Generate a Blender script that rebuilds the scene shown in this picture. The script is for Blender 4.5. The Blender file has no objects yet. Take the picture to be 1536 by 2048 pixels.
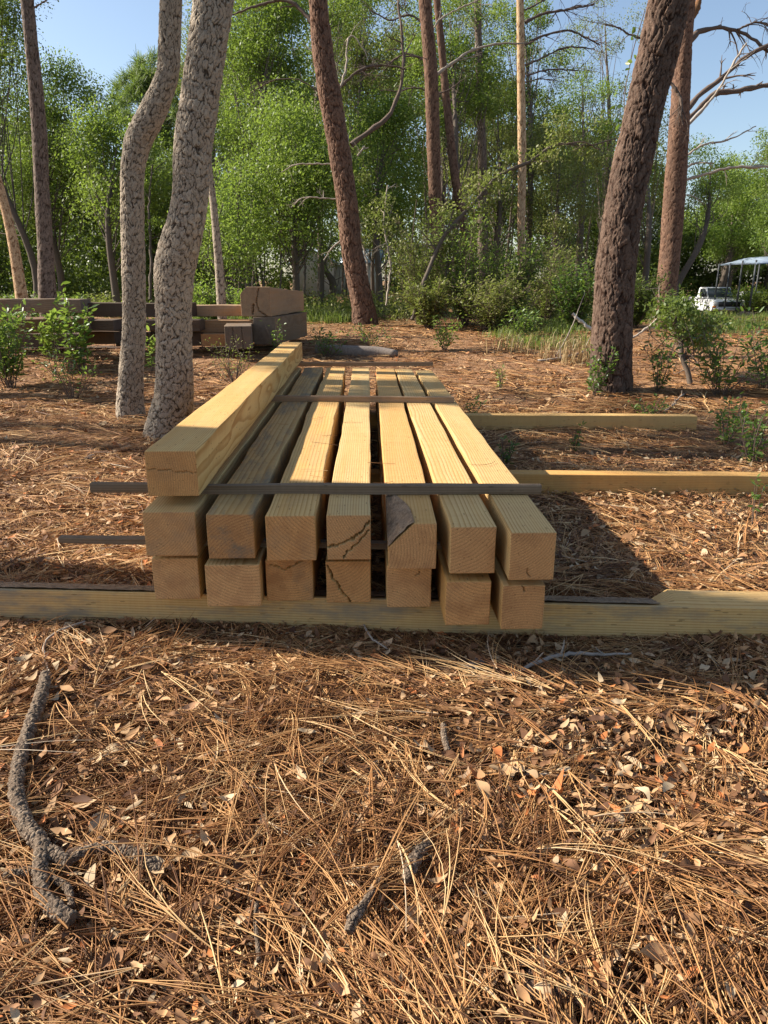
import bpy, math, random
import numpy as np
from mathutils import Vector
C = bpy.context
SC = C.scene
COL = SC.collection
R = math.radians
rng = np.random.default_rng(11)
random.seed(11)

# ------------------------------------------------------------------ camera, sky, sun, exposure
FPX, CAM_H, PITCH = 1450.0, 1.52, math.atan(464 / 1450.0)
SP, CP = math.sin(PITCH), math.cos(PITCH)
cam = bpy.data.objects.new('camera', bpy.data.cameras.new('camera'))
COL.objects.link(cam)
cam.location = (0, 0, CAM_H)
cam.rotation_euler = (R(90) - PITCH, 0, 0)
cam.data.sensor_fit = 'VERTICAL'
cam.data.sensor_height = 36.0
cam.data.lens = 36.0 * FPX / 2048.0
cam.data.clip_start = 0.05
cam.data.clip_end = 2000
SC.camera = cam

SUN_TO = Vector((-1.46, 0.31, 1.0)).normalized()
SUN_EL = math.asin(SUN_TO.z)
SUN_AZ = math.atan2(SUN_TO.x, SUN_TO.y)          # from +Y, clockwise
world = bpy.data.worlds.new('World')
SC.world = world
world.use_nodes = True
wn = world.node_tree
sky = wn.nodes.new('ShaderNodeTexSky')
sky.sky_type = 'NISHITA'
sky.sun_disc = False
sky.sun_elevation = SUN_EL
sky.sun_rotation = SUN_AZ
sky.air_density = 1.0
sky.dust_density = 1.0
sky.ozone_density = 1.5
hs = wn.nodes.new('ShaderNodeHueSaturation')
hs.inputs['Saturation'].default_value = 0.95
wn.links.new(sky.outputs['Color'], hs.inputs['Color'])
wn.links.new(hs.outputs['Color'], wn.nodes['Background'].inputs['Color'])
wn.nodes['Background'].inputs['Strength'].default_value = 0.085
sl = bpy.data.lights.new('sun', 'SUN')
sl.energy = 5.0
sl.angle = R(0.55)
sl.color = (1.0, 0.925, 0.81)
sun = bpy.data.objects.new('sun', sl)
COL.objects.link(sun)
sun.rotation_euler = SUN_TO.to_track_quat('Z', 'Y').to_euler()
SC.view_settings.view_transform = 'Standard'
SC.view_settings.look = 'None'
SC.view_settings.exposure = 1.12
SC.view_settings.gamma = 1.0
SC.render.engine = 'CYCLES'
SC.cycles.use_denoising = True
SC.cycles.max_bounces = 6
SC.cycles.diffuse_bounces = 3
SC.cycles.glossy_bounces = 2
SC.cycles.transmission_bounces = 3
SC.cycles.transparent_max_bounces = 4
SC.cycles.sample_clamp_indirect = 4.0

# ------------------------------------------------------------------ terrain and pixel helpers
def sst(a, b, x):
    t = np.clip((np.asarray(x, float) - a) / (b - a), 0, 1)
    return t * t * (3 - 2 * t)
def G(x, y):
    x = np.asarray(x, float); y = np.asarray(y, float)
    z = 0.45 * sst(7.5, 16, y)
    z = z - 1.25 * sst(18, 46, y) * sst(4, 17, x)
    far = sst(9, 14, y)
    z = z + far * (0.06 * np.sin(x * .5 + 1.3) * np.sin(y * .37 + .4) + .03 * np.sin(x * 1.3 + y * .9))
    near = 1 - sst(3.0, 3.6, np.abs(y - 5.6)) * 0 
    z = z + 0.012 * np.sin(x * 2.1 + .7) * np.sin(y * 1.7) * near + .008 * np.sin(x * 5.3 + y * 3.1) * np.sin(y * 4.7 - x * 2)
    return z
def W(u, v, d):
    a, b = (u - 768) / FPX, (v - 1024) / FPX
    return np.array([a * d, d * (CP - b * SP), CAM_H - d * (SP + b * CP)])
def depth_z(v, z):
    return (CAM_H - z) / (SP + (v - 1024) / FPX * CP)
def on_z(u, v, z):
    return W(u, v, depth_z(v, z))
def on_ground(u, v):
    d = depth_z(v, 0.0) if v > 640 else 14.0
    for _ in range(60):
        p = W(u, v, d)
        g = float(G(p[0], p[1]))
        nd = (CAM_H - g) / max(SP + (v - 1024) / FPX * CP, .004)
        d = d + (min(nd, 90) - d) * .6
    return W(u, v, d), d

# ------------------------------------------------------------------ mesh helpers
def tag(o, label=None, cat=None, group=None, kind=None):
    if label: o['label'] = label
    if cat: o['category'] = cat
    if group: o['group'] = group
    if kind: o['kind'] = kind
    return o
def empty(name, loc, label, cat, group=None, rz=0.0):
    o = bpy.data.objects.new(name, None)
    COL.objects.link(o)
    o.location = [float(c) for c in loc]
    o.rotation_euler = (0, 0, rz)
    o.empty_display_size = .1
    return tag(o, label, cat, group)
class MB:
    """collects verts, faces and a per-vertex tint; builds ONE mesh object"""
    def __init__(s):
        s.V, s.F, s.T, s.M, s.n = [], [], [], [], 0
    def add(s, V, F, tint=0.5, mi=0):
        V = np.asarray(V, float).reshape(-1, 3)
        F = np.asarray(F, int)
        s.V.append(V); s.F.append(F + s.n)
        s.T.append(np.broadcast_to(np.asarray(tint, float), (len(V),)))
        s.M.append(np.full(len(F), mi))
        s.n += len(V)
        return s
    def box(s, x0, x1, y0, y1, z0, z1, tint=.5, mi=0):
        V = [(x, y, z) for z in (z0, z1) for y in (y0, y1) for x in (x0, x1)]
        F = [(0, 2, 3, 1), (4, 5, 7, 6), (0, 1, 5, 4), (2, 6, 7, 3), (0, 4, 6, 2), (1, 3, 7, 5)]
        return s.add(V, F, tint, mi)
    def prism(s, poly, x0, x1, tint=.5, mi=0):
        """poly in (y,z), extruded along x"""
        n = len(poly)
        V = [(x0, y, z) for y, z in poly] + [(x1, y, z) for y, z in poly]
        s.add(V, [(i, (i + 1) % n, n + (i + 1) % n, n + i) for i in range(n)], tint, mi)
        V2 = np.array(V)
        for k, idx in ((0, range(n)), (n, range(n))):
            c = V2[k:k + n].mean(0)
            s.add(np.vstack([V2[k:k + n], c]), [(i, (i + 1) % n, n, n) for i in range(n)], tint, mi)
        return s
    def tube(s, P, r, n=8, tint=.5, mi=0, cap=True):
        V, F = tube(P, r, n, cap)
        return s.add(V, F, tint, mi)
    def build(s, name, mats, parent=None, loc=(0, 0, 0), smooth=False, rz=0.0):
        V = np.concatenate(s.V)
        me = bpy.data.meshes.new(name)
        loc = np.array([float(c) for c in loc])
        if parent is not None:
            V = V - np.array(parent.location)
        else:
            V = V - loc
        me.vertices.add(len(V))
        me.vertices.foreach_set('co', V.astype(np.float32).ravel())
        loops, totals = [], []
        for F in s.F:
            if F.shape[1] == 4:
                tri = F[:, 2] == F[:, 3]
                if tri.any():
                    for f, t in zip(F, tri):
                        loops.append(f[:3] if t else f); totals.append(np.array([3 if t else 4]))
                else:
                    loops.append(F.ravel()); totals.append(np.full(len(F), 4))
            else:
                loops.append(F.ravel()); totals.append(np.full(len(F), F.shape[1]))
        L = np.concatenate(loops).astype(np.int32); T = np.concatenate(totals).astype(np.int32)
        me.loops.add(len(L)); me.loops.foreach_set('vertex_index', L)
        me.polygons.add(len(T))
        st = np.zeros(len(T), np.int32); st[1:] = np.cumsum(T)[:-1]
        me.polygons.foreach_set('loop_start', st)
        me.polygons.foreach_set('loop_total', T)
        me.polygons.foreach_set('material_index', np.concatenate(s.M).astype(np.int32))
        if smooth:
            me.polygons.foreach_set('use_smooth', np.ones(len(T), bool))
        at = me.attributes.new('tint', 'FLOAT', 'POINT')
        at.data.foreach_set('value', np.concatenate(s.T).astype(np.float32))
        for m in (mats if isinstance(mats, (list, tuple)) else [mats]):
            me.materials.append(m)
        me.update(calc_edges=True)
        o = bpy.data.objects.new(name, me)
        COL.objects.link(o)
        if parent is not None:
            o.parent = parent
        else:
            o.location = loc
            o.rotation_euler = (0, 0, rz)
        return o
def tube(P, r, n=8, cap=True):
    P = np.asarray(P, float); m = len(P)
    r = np.broadcast_to(np.asarray(r, float), (m,))
    T = np.gradient(P, axis=0); T /= np.linalg.norm(T, axis=1)[:, None] + 1e-9
    ref = np.array([0, 0, 1.0]) if abs(T[0][2]) < .8 else np.array([1.0, 0, 0])
    a = np.cross(T[0], ref); a /= np.linalg.norm(a)
    A = np.zeros((m, 3)); A[0] = a
    for i in range(1, m):
        a = A[i - 1] - T[i] * np.dot(A[i - 1], T[i]); A[i] = a / (np.linalg.norm(a) + 1e-9)
    B = np.cross(T, A)
    th = np.linspace(0, 2 * np.pi, n, endpoint=False)
    V = (P[:, None] + r[:, None, None] * (np.cos(th)[None, :, None] * A[:, None] + np.sin(th)[None, :, None] * B[:, None])).reshape(-1, 3)
    i = np.arange(m - 1)[:, None] * n; j = np.arange(n)[None]; k = (j + 1) % n
    F = np.stack([i + j, i + k, i + n + k, i + n + j], -1).reshape(-1, 4)
    if cap:
        c0, c1 = len(V), len(V) + 1
        V = np.vstack([V, P[0], P[-1]])
        jj = np.arange(n); kk = (jj + 1) % n
        # degenerate-free caps as quads pairs when n is even
        caps = [(c0, kk[q + 1], jj[q + 1], jj[q]) for q in range(0, n - 1, 2)] + [(c1, (m - 1) * n + jj[q], (m - 1) * n + jj[q + 1], (m - 1) * n + kk[q + 1]) for q in range(0, n - 1, 2)]
        F = np.vstack([F, np.array(caps)])
    return V, F
def smooth_path(P, m):
    """Catmull-Rom resample; columns may include radius"""
    P = np.asarray(P, float)
    t = np.r_[0, np.cumsum(np.linalg.norm(np.diff(P[:, :3], axis=0), axis=1))]
    tt = np.linspace(0, t[-1], m)
    d = np.gradient(P, t, axis=0, edge_order=1)
    out = np.zeros((m, P.shape[1]))
    ix = np.clip(np.searchsorted(t, tt, 'right') - 1, 0, len(t) - 2)
    h = (t[ix + 1] - t[ix]); s_ = (tt - t[ix]) / h
    for c in range(P.shape[1]):
        p0, p1, m0, m1 = P[ix, c], P[ix + 1, c], d[ix, c] * h, d[ix + 1, c] * h
        out[:, c] = (2 * s_**3 - 3 * s_**2 + 1) * p0 + (s_**3 - 2 * s_**2 + s_) * m0 + (-2 * s_**3 + 3 * s_**2) * p1 + (s_**3 - s_**2) * m1
    return out
def sines(x, seed, f=1.0, k=4):
    g = np.random.default_rng(seed); o = 0
    for i in range(k):
        o = o + np.sin(x * f * (1.0 + 1.3 * i) * g.uniform(.7, 1.3) + g.uniform(0, 6.3)) / (1 + .7 * i)
    return o / 2.0
def hash2(i, j, seed):
    h = np.sin(i * 127.1 + j * 311.7 + seed * 74.7) * 43758.5453
    return h - np.floor(h)
def worley(u, v, nu, seed, jit=.85):
    """u periodic with nu cells; returns F2-F1 and a per-cell random"""
    iu, iv = np.floor(u), np.floor(v)
    f1 = np.full(u.shape, 9.0); f2 = np.full(u.shape, 9.0); cid = np.zeros(u.shape)
    for du in (-1, 0, 1):
        for dv in (-1, 0, 1):
            cu, cv = iu + du, iv + dv
            w = np.mod(cu, nu)
            px = cu + .5 + jit * (hash2(w, cv, seed) - .5); py = cv + .5 + jit * (hash2(w, cv, seed + 5) - .5)
            d = np.hypot(px - u, py - v)
            c = hash2(w, cv, seed + 9)
            near = d < f1
            f2 = np.where(near, f1, np.minimum(f2, d)); cid = np.where(near, c, cid); f1 = np.where(near, d, f1)
    return f2 - f1, cid
def vnoise(u, v, nu, seed, octs=3):
    """smooth value noise, periodic in u with nu cells"""
    o = 0; amp = 1.0; tot = 0
    for k in range(octs):
        iu, iv = np.floor(u), np.floor(v); fu, fv = u - iu, v - iv
        fu, fv = fu * fu * (3 - 2 * fu), fv * fv * (3 - 2 * fv)
        h = lambda a, b: hash2(np.mod(iu + a, nu), iv + b, seed + 17 * k)
        o = o + amp * ((h(0, 0) * (1 - fu) + h(1, 0) * fu) * (1 - fv) + (h(0, 1) * (1 - fu) + h(1, 1) * fu) * fv)
        tot += amp; amp *= .5; u, v, nu = u * 2, v * 2, nu * 2
    return o / tot - .5
def leaf_cloud(mb, P, L, ratio=.5, up=.5, tint=None, g=rng, mi=0):
    """one diamond leaf per point"""
    n = len(P)
    L = np.broadcast_to(L, (n,))
    a = g.normal(size=(n, 3)); a[:, 2] -= .2; a /= np.linalg.norm(a, axis=1)[:, None]
    nn = g.normal(size=(n, 3)); nn[:, 2] = np.abs(nn[:, 2]) + up
    b = np.cross(nn, a); b /= np.linalg.norm(b, axis=1)[:, None] + 1e-9
    h = (L * .5)[:, None]; w = (L * ratio * .5)[:, None]
    V = np.stack([P, P + a * h * .9 + b * w, P + a * 2 * h, P + a * h * .9 - b * w], 1).reshape(-1, 3)
    F = np.arange(n * 4).reshape(-1, 4)
    if tint is None: tint = g.random(n)
    mb.add(V, F, np.repeat(np.broadcast_to(tint, (n,)), 4), mi)
def fold_leaves(mb, P, A, N, L, ratio=.42, tint=.5, mi=0):
    """bigger leaves folded along the midrib"""
    n = len(P); L = np.broadcast_to(L, (n,))[:, None]
    A = A / (np.linalg.norm(A, axis=1)[:, None] + 1e-9)
    B = np.cross(N, A); B /= np.linalg.norm(B, axis=1)[:, None] + 1e-9
    U = np.cross(A, B)
    M = P + A * L * .5 - U * L * .07
    V = np.stack([P, P + A * L * .28 + B * L * ratio * .42, P + A * L * .62 + B * L * ratio * .46, P + A * L - U * L * .12,
                  P + A * L * .62 - B * L * ratio * .46, P + A * L * .28 - B * L * ratio * .42, P + A * L * .3 - U * L * .06, P + A * L * .62 - U * L * .09], 1).reshape(-1, 3)
    k = np.arange(n)[:, None] * 8
    F = np.concatenate([k + np.array([[0, 6, 1, 1]]), k + np.array([[6, 7, 2, 1]]), k + np.array([[7, 3, 2, 2]]),
                        k + np.array([[0, 5, 6, 6]]), k + np.array([[6, 5, 4, 7]]), k + np.array([[7, 4, 3, 3]])])
    F4 = F[F[:, 2] != F[:, 3]]; F3 = F[F[:, 2] == F[:, 3]][:, :3]
    n0 = mb.n
    mb.add(V, F4, np.repeat(np.broadcast_to(tint, (n,)), 8), mi)
    mb.F.append(F3 + n0); mb.M.append(np.full(len(F3), mi))

# ------------------------------------------------------------------ materials
class NT:
    def __init__(s, name):
        s.m = bpy.data.materials.new(name); s.m.use_nodes = True
        s.t = s.m.node_tree; s.b = s.t.nodes['Principled BSDF']
        s.out = s.t.nodes['Material Output']
    def n(s, typ, **kw):
        o = s.t.nodes.new('ShaderNode' + typ)
        for k, v in kw.items(): setattr(o, k, v)
        return o
    def l(s, a, b): s.t.links.new(a, b)
    def set(s, sock, v):
        if hasattr(v, 'is_linked') or isinstance(v, bpy.types.NodeSocket): s.l(v, sock)
        else: sock.default_value = v
    def math(s, op, a, b=0.0, clamp=False):
        o = s.n('Math', operation=op, use_clamp=clamp)
        s.set(o.inputs[0], a); s.set(o.inputs[1], b); return o.outputs[0]
    def mix(s, f, a, b, blend='MIX'):
        o = s.n('Mix', data_type='RGBA', blend_type=blend)
        s.set(o.inputs[0], f)
        for i, v in ((6, a), (7, b)):
            s.set(o.inputs[i], v if not isinstance(v, tuple) else (*v, 1.0)[:4])
        return o.outputs[2]
    def ramp(s, f, stops, interp='LINEAR'):
        o = s.n('ValToRGB'); o.color_ramp.interpolation = interp
        e = o.color_ramp.elements
        while len(e) < len(stops): e.new(.5)
        for el, (p, c) in zip(e, stops):
            el.position = p; el.color = (*c, 1.0) if len(c) == 3 else c
        s.set(o.inputs[0], f); return o.outputs[0]
    def noise(s, vec, scale, detail=4.0, rough=.55):
        o = s.n('TexNoise'); s.set(o.inputs['Vector'], vec); o.inputs['Scale'].default_value = scale
        o.inputs['Detail'].default_value = detail; o.inputs['Roughness'].default_value = rough
        return o.outputs[0]
    def mapping(s, vec, scale=(1, 1, 1), loc=(0, 0, 0)):
        o = s.n('Mapping'); s.set(o.inputs[0], vec); o.inputs['Scale'].default_value = scale; s.set(o.inputs['Location'], loc)
        return o.outputs[0]
    def obj(s): return s.n('TexCoord').outputs['Object']
    def attr(s, name, typ='GEOMETRY', out=2):
        o = s.n('Attribute', attribute_name=name, attribute_type=typ); return o.outputs[out]
    def bump(s, h, strength=.5, dist=.01):
        o = s.n('Bump'); o.inputs['Strength'].default_value = strength; o.inputs['Distance'].default_value = dist
        s.set(o.inputs['Height'], h); s.l(o.outputs[0], s.b.inputs['Normal'])
    def fin(s, col, rough=.8, spec=.3):
        s.set(s.b.inputs['Base Color'], col if not isinstance(col, tuple) else (*col, 1.0)[:4])
        s.set(s.b.inputs['Roughness'], rough)
        s.b.inputs['Specular IOR Level'].default_value = spec
        return s.m

def mat_plain(name, col, rough=.6, metal=0.0, var=.12, scale=6.0):
    m = NT(name)
    f = m.noise(m.obj(), scale, 5)
    c = m.mix(f, tuple(x * (1 - var) for x in col), tuple(min(1, x * (1 + var)) for x in col))
    m.b.inputs['Metallic'].default_value = metal
    m.bump(f, .1, .01)
    return m.fin(c, rough)

def mat_sawn(name, early, late, endc, grey=(.215, .195, .15), rough=.78):
    m = NT(name)
    co = m.obj()
    sep = m.n('SeparateXYZ'); m.l(co, sep.inputs[0])
    rnd = m.n('ObjectInfo').outputs['Random']
    off = m.n('CombineXYZ'); m.set(off.inputs[0], m.math('MULTIPLY', rnd, 37.0)); m.set(off.inputs[1], m.math('MULTIPLY', rnd, 91.0)); m.set(off.inputs[2], m.math('MULTIPLY', rnd, 13.0))
    low = m.mapping(co, (4.0, .7, 4.0), off.outputs[0])
    n1 = m.math('SUBTRACT', m.noise(low, 1.0, 2.0), .5)
    n2 = m.math('SUBTRACT', m.noise(m.mapping(co, (60, 4, 60), off.outputs[0]), 1.0, 2.0), .5)
    dx = m.math('SUBTRACT', sep.outputs[0], m.attr('pith_x', 'OBJECT')); dz = m.math('SUBTRACT', sep.outputs[2], m.attr('pith_z', 'OBJECT'))
    dx = m.math('ADD', dx, m.math('MULTIPLY', n1, .045))
    r = m.math('SQRT', m.math('ADD', m.math('MULTIPLY', dx, dx), m.math('MULTIPLY', dz, dz)))
    r = m.math('ADD', r, m.math('ADD', m.math('MULTIPLY', n1, .02), m.math('MULTIPLY', n2, .002)))
    ph = m.math('DIVIDE', r, m.attr('ring', 'OBJECT'))
    fr = m.math('FRACT', ph)
    ring = m.ramp(fr, [(0, (0, 0, 0)), (.55, (.25, .25, .25)), (.86, (1, 1, 1)), (.93, (.9, .9, .9)), (1, (0, 0, 0))])
    fade = m.math('ADD', .38, m.math('MULTIPLY', m.noise(m.mapping(co, (9, 1.5, 9), off.outputs[0]), 1.0, 3), 1.1))
    ringf = m.math('MULTIPLY', ring, fade, True)
    c = m.mix(ringf, early, late)
    # broad warm and pale streaks along the length
    st = m.noise(m.mapping(co, (14, .7, 14), off.outputs[0]), 1.0, 4)
    c = m.mix(m.math('MULTIPLY', m.ramp(st, [(.42, (0, 0, 0)), (.72, (1, 1, 1))]), .55), c, tuple(a * b for a, b in zip(early, (.86, .66, .42))))
    warm = m.attr('warm', 'OBJECT')
    c = m.mix(m.math('MULTIPLY', warm, .75), c, tuple(a * b for a, b in zip(early, (.80, .55, .30))))
    # saw kerf marks, crosswise
    wv = m.noise(m.mapping(co, (3, 26, 3), off.outputs[0]), 1.0, 4, .75)
    c = m.mix(.12, c, m.ramp(wv, [(.38, (.3, .3, .3)), (.62, (.7, .7, .7))]), 'OVERLAY')
    # end grain
    geo = m.n('TexCoord').outputs['Normal']
    sn = m.n('SeparateXYZ'); m.l(geo, sn.inputs[0])
    isend = m.math('GREATER_THAN', m.math('ABSOLUTE', sn.outputs[1]), .75)
    e2 = m.mix(m.math('MULTIPLY', ringf, .62), endc, tuple(x * .42 for x in endc))
    sp = m.noise(co, 190.0, 3, .7)
    e2 = m.mix(m.math('MULTIPLY', m.ramp(sp, [(.5, (0, 0, 0)), (.70, (1, 1, 1))]), .6), e2, tuple(min(1, x * 1.9) for x in endc))
    mot = m.noise(m.mapping(co, (1, 1, 1), off.outputs[0]), 13.0, 4)
    e2 = m.mix(m.math('MULTIPLY', m.ramp(mot, [(.45, (0, 0, 0)), (.68, (1, 1, 1))]), m.math('ADD', .25, m.math('MULTIPLY', warm, .4))), e2, tuple(x * y for x, y in zip(endc, (.5, .42, .42))))
    c = m.mix(isend, c, e2)
    # sap stain, a fungal grey with its own patches
    sn1 = m.noise(m.mapping(co, (6, 1.3, 6), off.outputs[0]), 1.0, 6, .72)
    stain = m.math('MULTIPLY', m.ramp(sn1, [(.47, (0, 0, 0)), (.62, (1, 1, 1))]), m.attr('stain', 'OBJECT'), True)
    c = m.mix(stain, c, grey)
    # little dark pitch flecks
    vf = m.n('TexVoronoi'); m.l(m.mapping(co, (40, 9, 40), off.outputs[0]), vf.inputs[0]); vf.inputs['Scale'].default_value = 1.0
    fl = m.math('MULTIPLY', m.math('LESS_THAN', vf.outputs[0], .13), .5)
    c = m.mix(fl, c, tuple(x * .35 for x in late))
    c = m.mix(1.0, c, m.ramp(rnd, [(0, (.72, .66, .60)), (.3, (1, 1, 1)), (.6, (.90, .82, .70)), (.8, (1, 1.0, 1.0)), (1, (.80, .76, .72))]), 'MULTIPLY')
    h = m.noise(m.mapping(co, (60, 14, 60), off.outputs[0]), 1.0, 3)
    m.bump(h, .35, .004)
    return m.fin(c, rough, .22)
M_PINE = mat_sawn('sawn_pine', (.72, .53, .25), (.44, .25, .085), (.62, .345, .145))
M_OLD = mat_sawn('weathered_wood', (.25, .195, .145), (.14, .105, .078), (.18, .14, .105), (.13, .115, .095), .85)
M_RED = mat_sawn('aged_red_wood', (.42, .295, .19), (.25, .16, .10), (.33, .22, .135), (.17, .135, .105), .85)
M_DARK = mat_sawn('dark_aged_wood', (.13, .10, .08), (.07, .053, .042), (.09, .066, .05), (.03, .028, .026), .85)

def mat_bark(name, outer, inner, fleck, scale=1.0, blot=.6):
    m = NT(name)
    co = m.obj()
    pl = m.attr('tint')
    ed = m.attr('edge')
    c = m.mix(pl, outer, fleck)
    n = m.noise(co, 22 * scale, 6, .65)
    c = m.mix(m.math('MULTIPLY', m.ramp(n, [(.42, (0, 0, 0)), (.65, (1, 1, 1))]), blot), c, inner)
    c = m.mix(m.ramp(ed, [(.03, (1, 1, 1)), (.15, (0, 0, 0))]), c, tuple(x * .6 for x in inner))
    fine = m.noise(m.mapping(co, (1, 1, .45)), 95 * scale, 5, .7)
    c = m.mix(.35, c, m.ramp(fine, [(.3, (.25, .25, .25)), (.7, (.8, .8, .8))]), 'OVERLAY')
    m.bump(m.math('ADD', fine, m.math('MULTIPLY', n, .8)), .7, .012)
    return m.fin(c, .9, .15)
M_OAKB = mat_bark('oak_bark', (.31, .245, .18), (.095, .065, .045), (.46, .385, .295), 1.0, .25)
M_PINEB = mat_bark('pine_bark', (.075, .054, .042), (.07, .036, .024), (.19, .125, .09))  # dark pine bark, with shade from other trees also darkened into its colour
M_REDB = mat_bark('red_pine_bark', (.105, .068, .05), (.105, .052, .034), (.27, .155, .10))  # red pine bark, its colour lowered to carry tree shade
M_GREYB = mat_bark('grey_pine_bark', (.15, .11, .09), (.08, .055, .04), (.27, .21, .17))
M_PEEL = mat_bark('peeled_trunk', (.52, .35, .20), (.30, .15, .07), (.62, .45, .28))
M_WANE = mat_bark('wane_bark', (.25, .165, .10), (.10, .062, .04), (.40, .28, .18), 1.5)
M_CRUSTB = mat_bark('scaly_branch_bark', (.15, .105, .075), (.04, .028, .02), (.36, .27, .19), 3.0)
def mat_twig(name, col, var=.5):
    m = NT(name)
    n = m.noise(m.mapping(m.obj(), (1, 1, .4)), 40, 5, .7)
    c = m.mix(n, tuple(x * (1 - var) for x in col), tuple(min(1, x * (1 + var)) for x in col))
    m.bump(n, .6, .008)
    return m.fin(c, .9, .15)
M_TWIG = mat_twig('dead_branch_bark', (.13, .095, .075))
M_TWIGL = mat_twig('bleached_twig', (.36, .30, .24), .35)
M_TRUNKF = mat_twig('far_trunk_bark', (.12, .095, .075))
M_CRUST = mat_twig('dark_log_bark', (.20, .165, .14), .75)

def mat_leaf(name, stops, trans=.45, rough=.5, spec=.35):
    m = NT(name)
    t = m.attr('tint')
    c = m.ramp(t, stops)
    m.fin(c, rough, spec)
    tr = m.n('BsdfTranslucent')
    m.set(tr.inputs[0], m.mix(.55, c, (.29, .41, .05), 'MIX') if trans > .3 else c)
    ms = m.n('MixShader'); ms.inputs[0].default_value = trans
    m.l(m.b.outputs[0], ms.inputs[1]); m.l(tr.outputs[0], ms.inputs[2])
    m.l(ms.outputs[0], m.out.inputs[0])
    return m.m
M_LEAF = mat_leaf('bright_leaves', [(0, (.065, .11, .022)), (.5, (.135, .195, .036)), (.85, (.21, .265, .058)), (1, (.31, .34, .11))])
M_LEAFD = mat_leaf('dark_leaves', [(0, (.06, .09, .02)), (.6, (.11, .15, .03)), (1, (.18, .21, .05))], .32)
M_LEAFO = mat_leaf('olive_leaves', [(0, (.10, .115, .032)), (.5, (.185, .19, .058)), (1, (.29, .28, .10))], .38)
M_LEAFY = mat_leaf('yellow_green_leaves', [(0, (.10, .165, .03)), (.5, (.165, .245, .045)), (1, (.27, .32, .08))], .5)
M_NEED = mat_leaf('green_needles', [(0, (.08, .125, .04)), (.6, (.145, .20, .065)), (1, (.25, .28, .11))], .35)
M_SHRUB = mat_leaf('shrub_leaves', [(0, (.040, .085, .018)), (.55, (.085, .16, .028)), (.9, (.17, .25, .05)), (1, (.26, .27, .07))], .4, .42, .5)
M_STRAW = mat_leaf('dry_straw', [(0, (.26, .17, .08)), (.6, (.42, .30, .15)), (1, (.55, .44, .24))], .2, .7, .2)
M_GRASS = mat_leaf('green_grass', [(0, (.07, .11, .025)), (.6, (.14, .19, .045)), (1, (.30, .27, .10))], .4, .6, .3)
M_FNEED = mat_leaf('fallen_needles', [(0, (.055, .028, .016)), (.22, (.16, .072, .032)), (.48, (.36, .168, .062)), (.74, (.52, .285, .115)), (.92, (.72, .49, .24)), (1, (.56, .46, .36))], .03, .6, .2)
M_FLEAF = mat_leaf('fallen_leaves', [(0, (.10, .05, .03)), (.3, (.25, .125, .06)), (.55, (.42, .235, .11)), (.8, (.45, .30, .165)), (.93, (.52, .39, .24)), (.96, (.42, .14, .045)), (1, (.50, .18, .06))], .05, .7, .15)

def mat_ground():
    m = NT('forest_floor')
    co = m.obj()
    a = m.noise(co, 3.0, 6, .6); b = m.noise(co, 34.0, 6, .7)
    st = m.noise(m.mapping(co, (9, 55, 20)), 1.0, 5, .7); st2 = m.noise(m.mapping(co, (50, 11, 20)), 1.0, 5, .7)
    f = m.math('MULTIPLY', m.math('ADD', st, st2), .5)
    c = m.ramp(f, [(.36, (.08, .045, .027)), (.45, (.24, .125, .06)), (.53, (.43, .235, .125)), (.64, (.58, .39, .235))])
    c = m.mix(m.ramp(b, [(.45, (0, 0, 0)), (.62, (1, 1, 1))]), c, (.19, .11, .06))
    big = m.noise(co, .55, 5, .6)
    sep = m.n('SeparateXYZ'); m.l(co, sep.inputs[0])
    fx = m.math('MULTIPLY', m.math('SUBTRACT', sep.outputs[1], 13.0), .12, True)
    gr = m.math('MULTIPLY', m.ramp(big, [(.46, (0, 0, 0)), (.62, (1, 1, 1))]), fx)
    c = m.mix(m.math('MULTIPLY', gr, .55), c, (.10, .105, .04))
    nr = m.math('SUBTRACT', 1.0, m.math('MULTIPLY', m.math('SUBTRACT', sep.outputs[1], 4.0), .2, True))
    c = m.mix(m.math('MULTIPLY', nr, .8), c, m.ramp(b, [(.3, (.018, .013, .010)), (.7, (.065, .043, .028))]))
    m.bump(m.math('ADD', m.math('ADD', f, b), a), .9, .03)
    return m.fin(c, .95, .1)
M_GROUND = mat_ground()

# ------------------------------------------------------------------ ground sheet
def ground():
    ys = np.concatenate([np.linspace(-6, 1, 12), np.linspace(1.15, 9, 130), np.linspace(9.2, 30, 110), np.geomspace(30.5, 900, 50)])
    xs = np.concatenate([-np.geomspace(500, 10.2, 40), np.linspace(-10, 10, 190), np.geomspace(10.2, 500, 40)])
    X, Y = np.meshgrid(xs, ys)
    Z = G(X, Y)
    V = np.stack([X, Y, Z], -1).reshape(-1, 3)
    nx, ny = len(xs), len(ys)
    i = np.arange(ny - 1)[:, None] * nx + np.arange(nx - 1)[None]
    F = np.stack([i, i + 1, i + 1 + nx, i + nx], -1).reshape(-1, 4)
    o = MB().add(V, F).build('ground', M_GROUND, smooth=True)
    tag(o, kind='structure')
ground()

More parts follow.
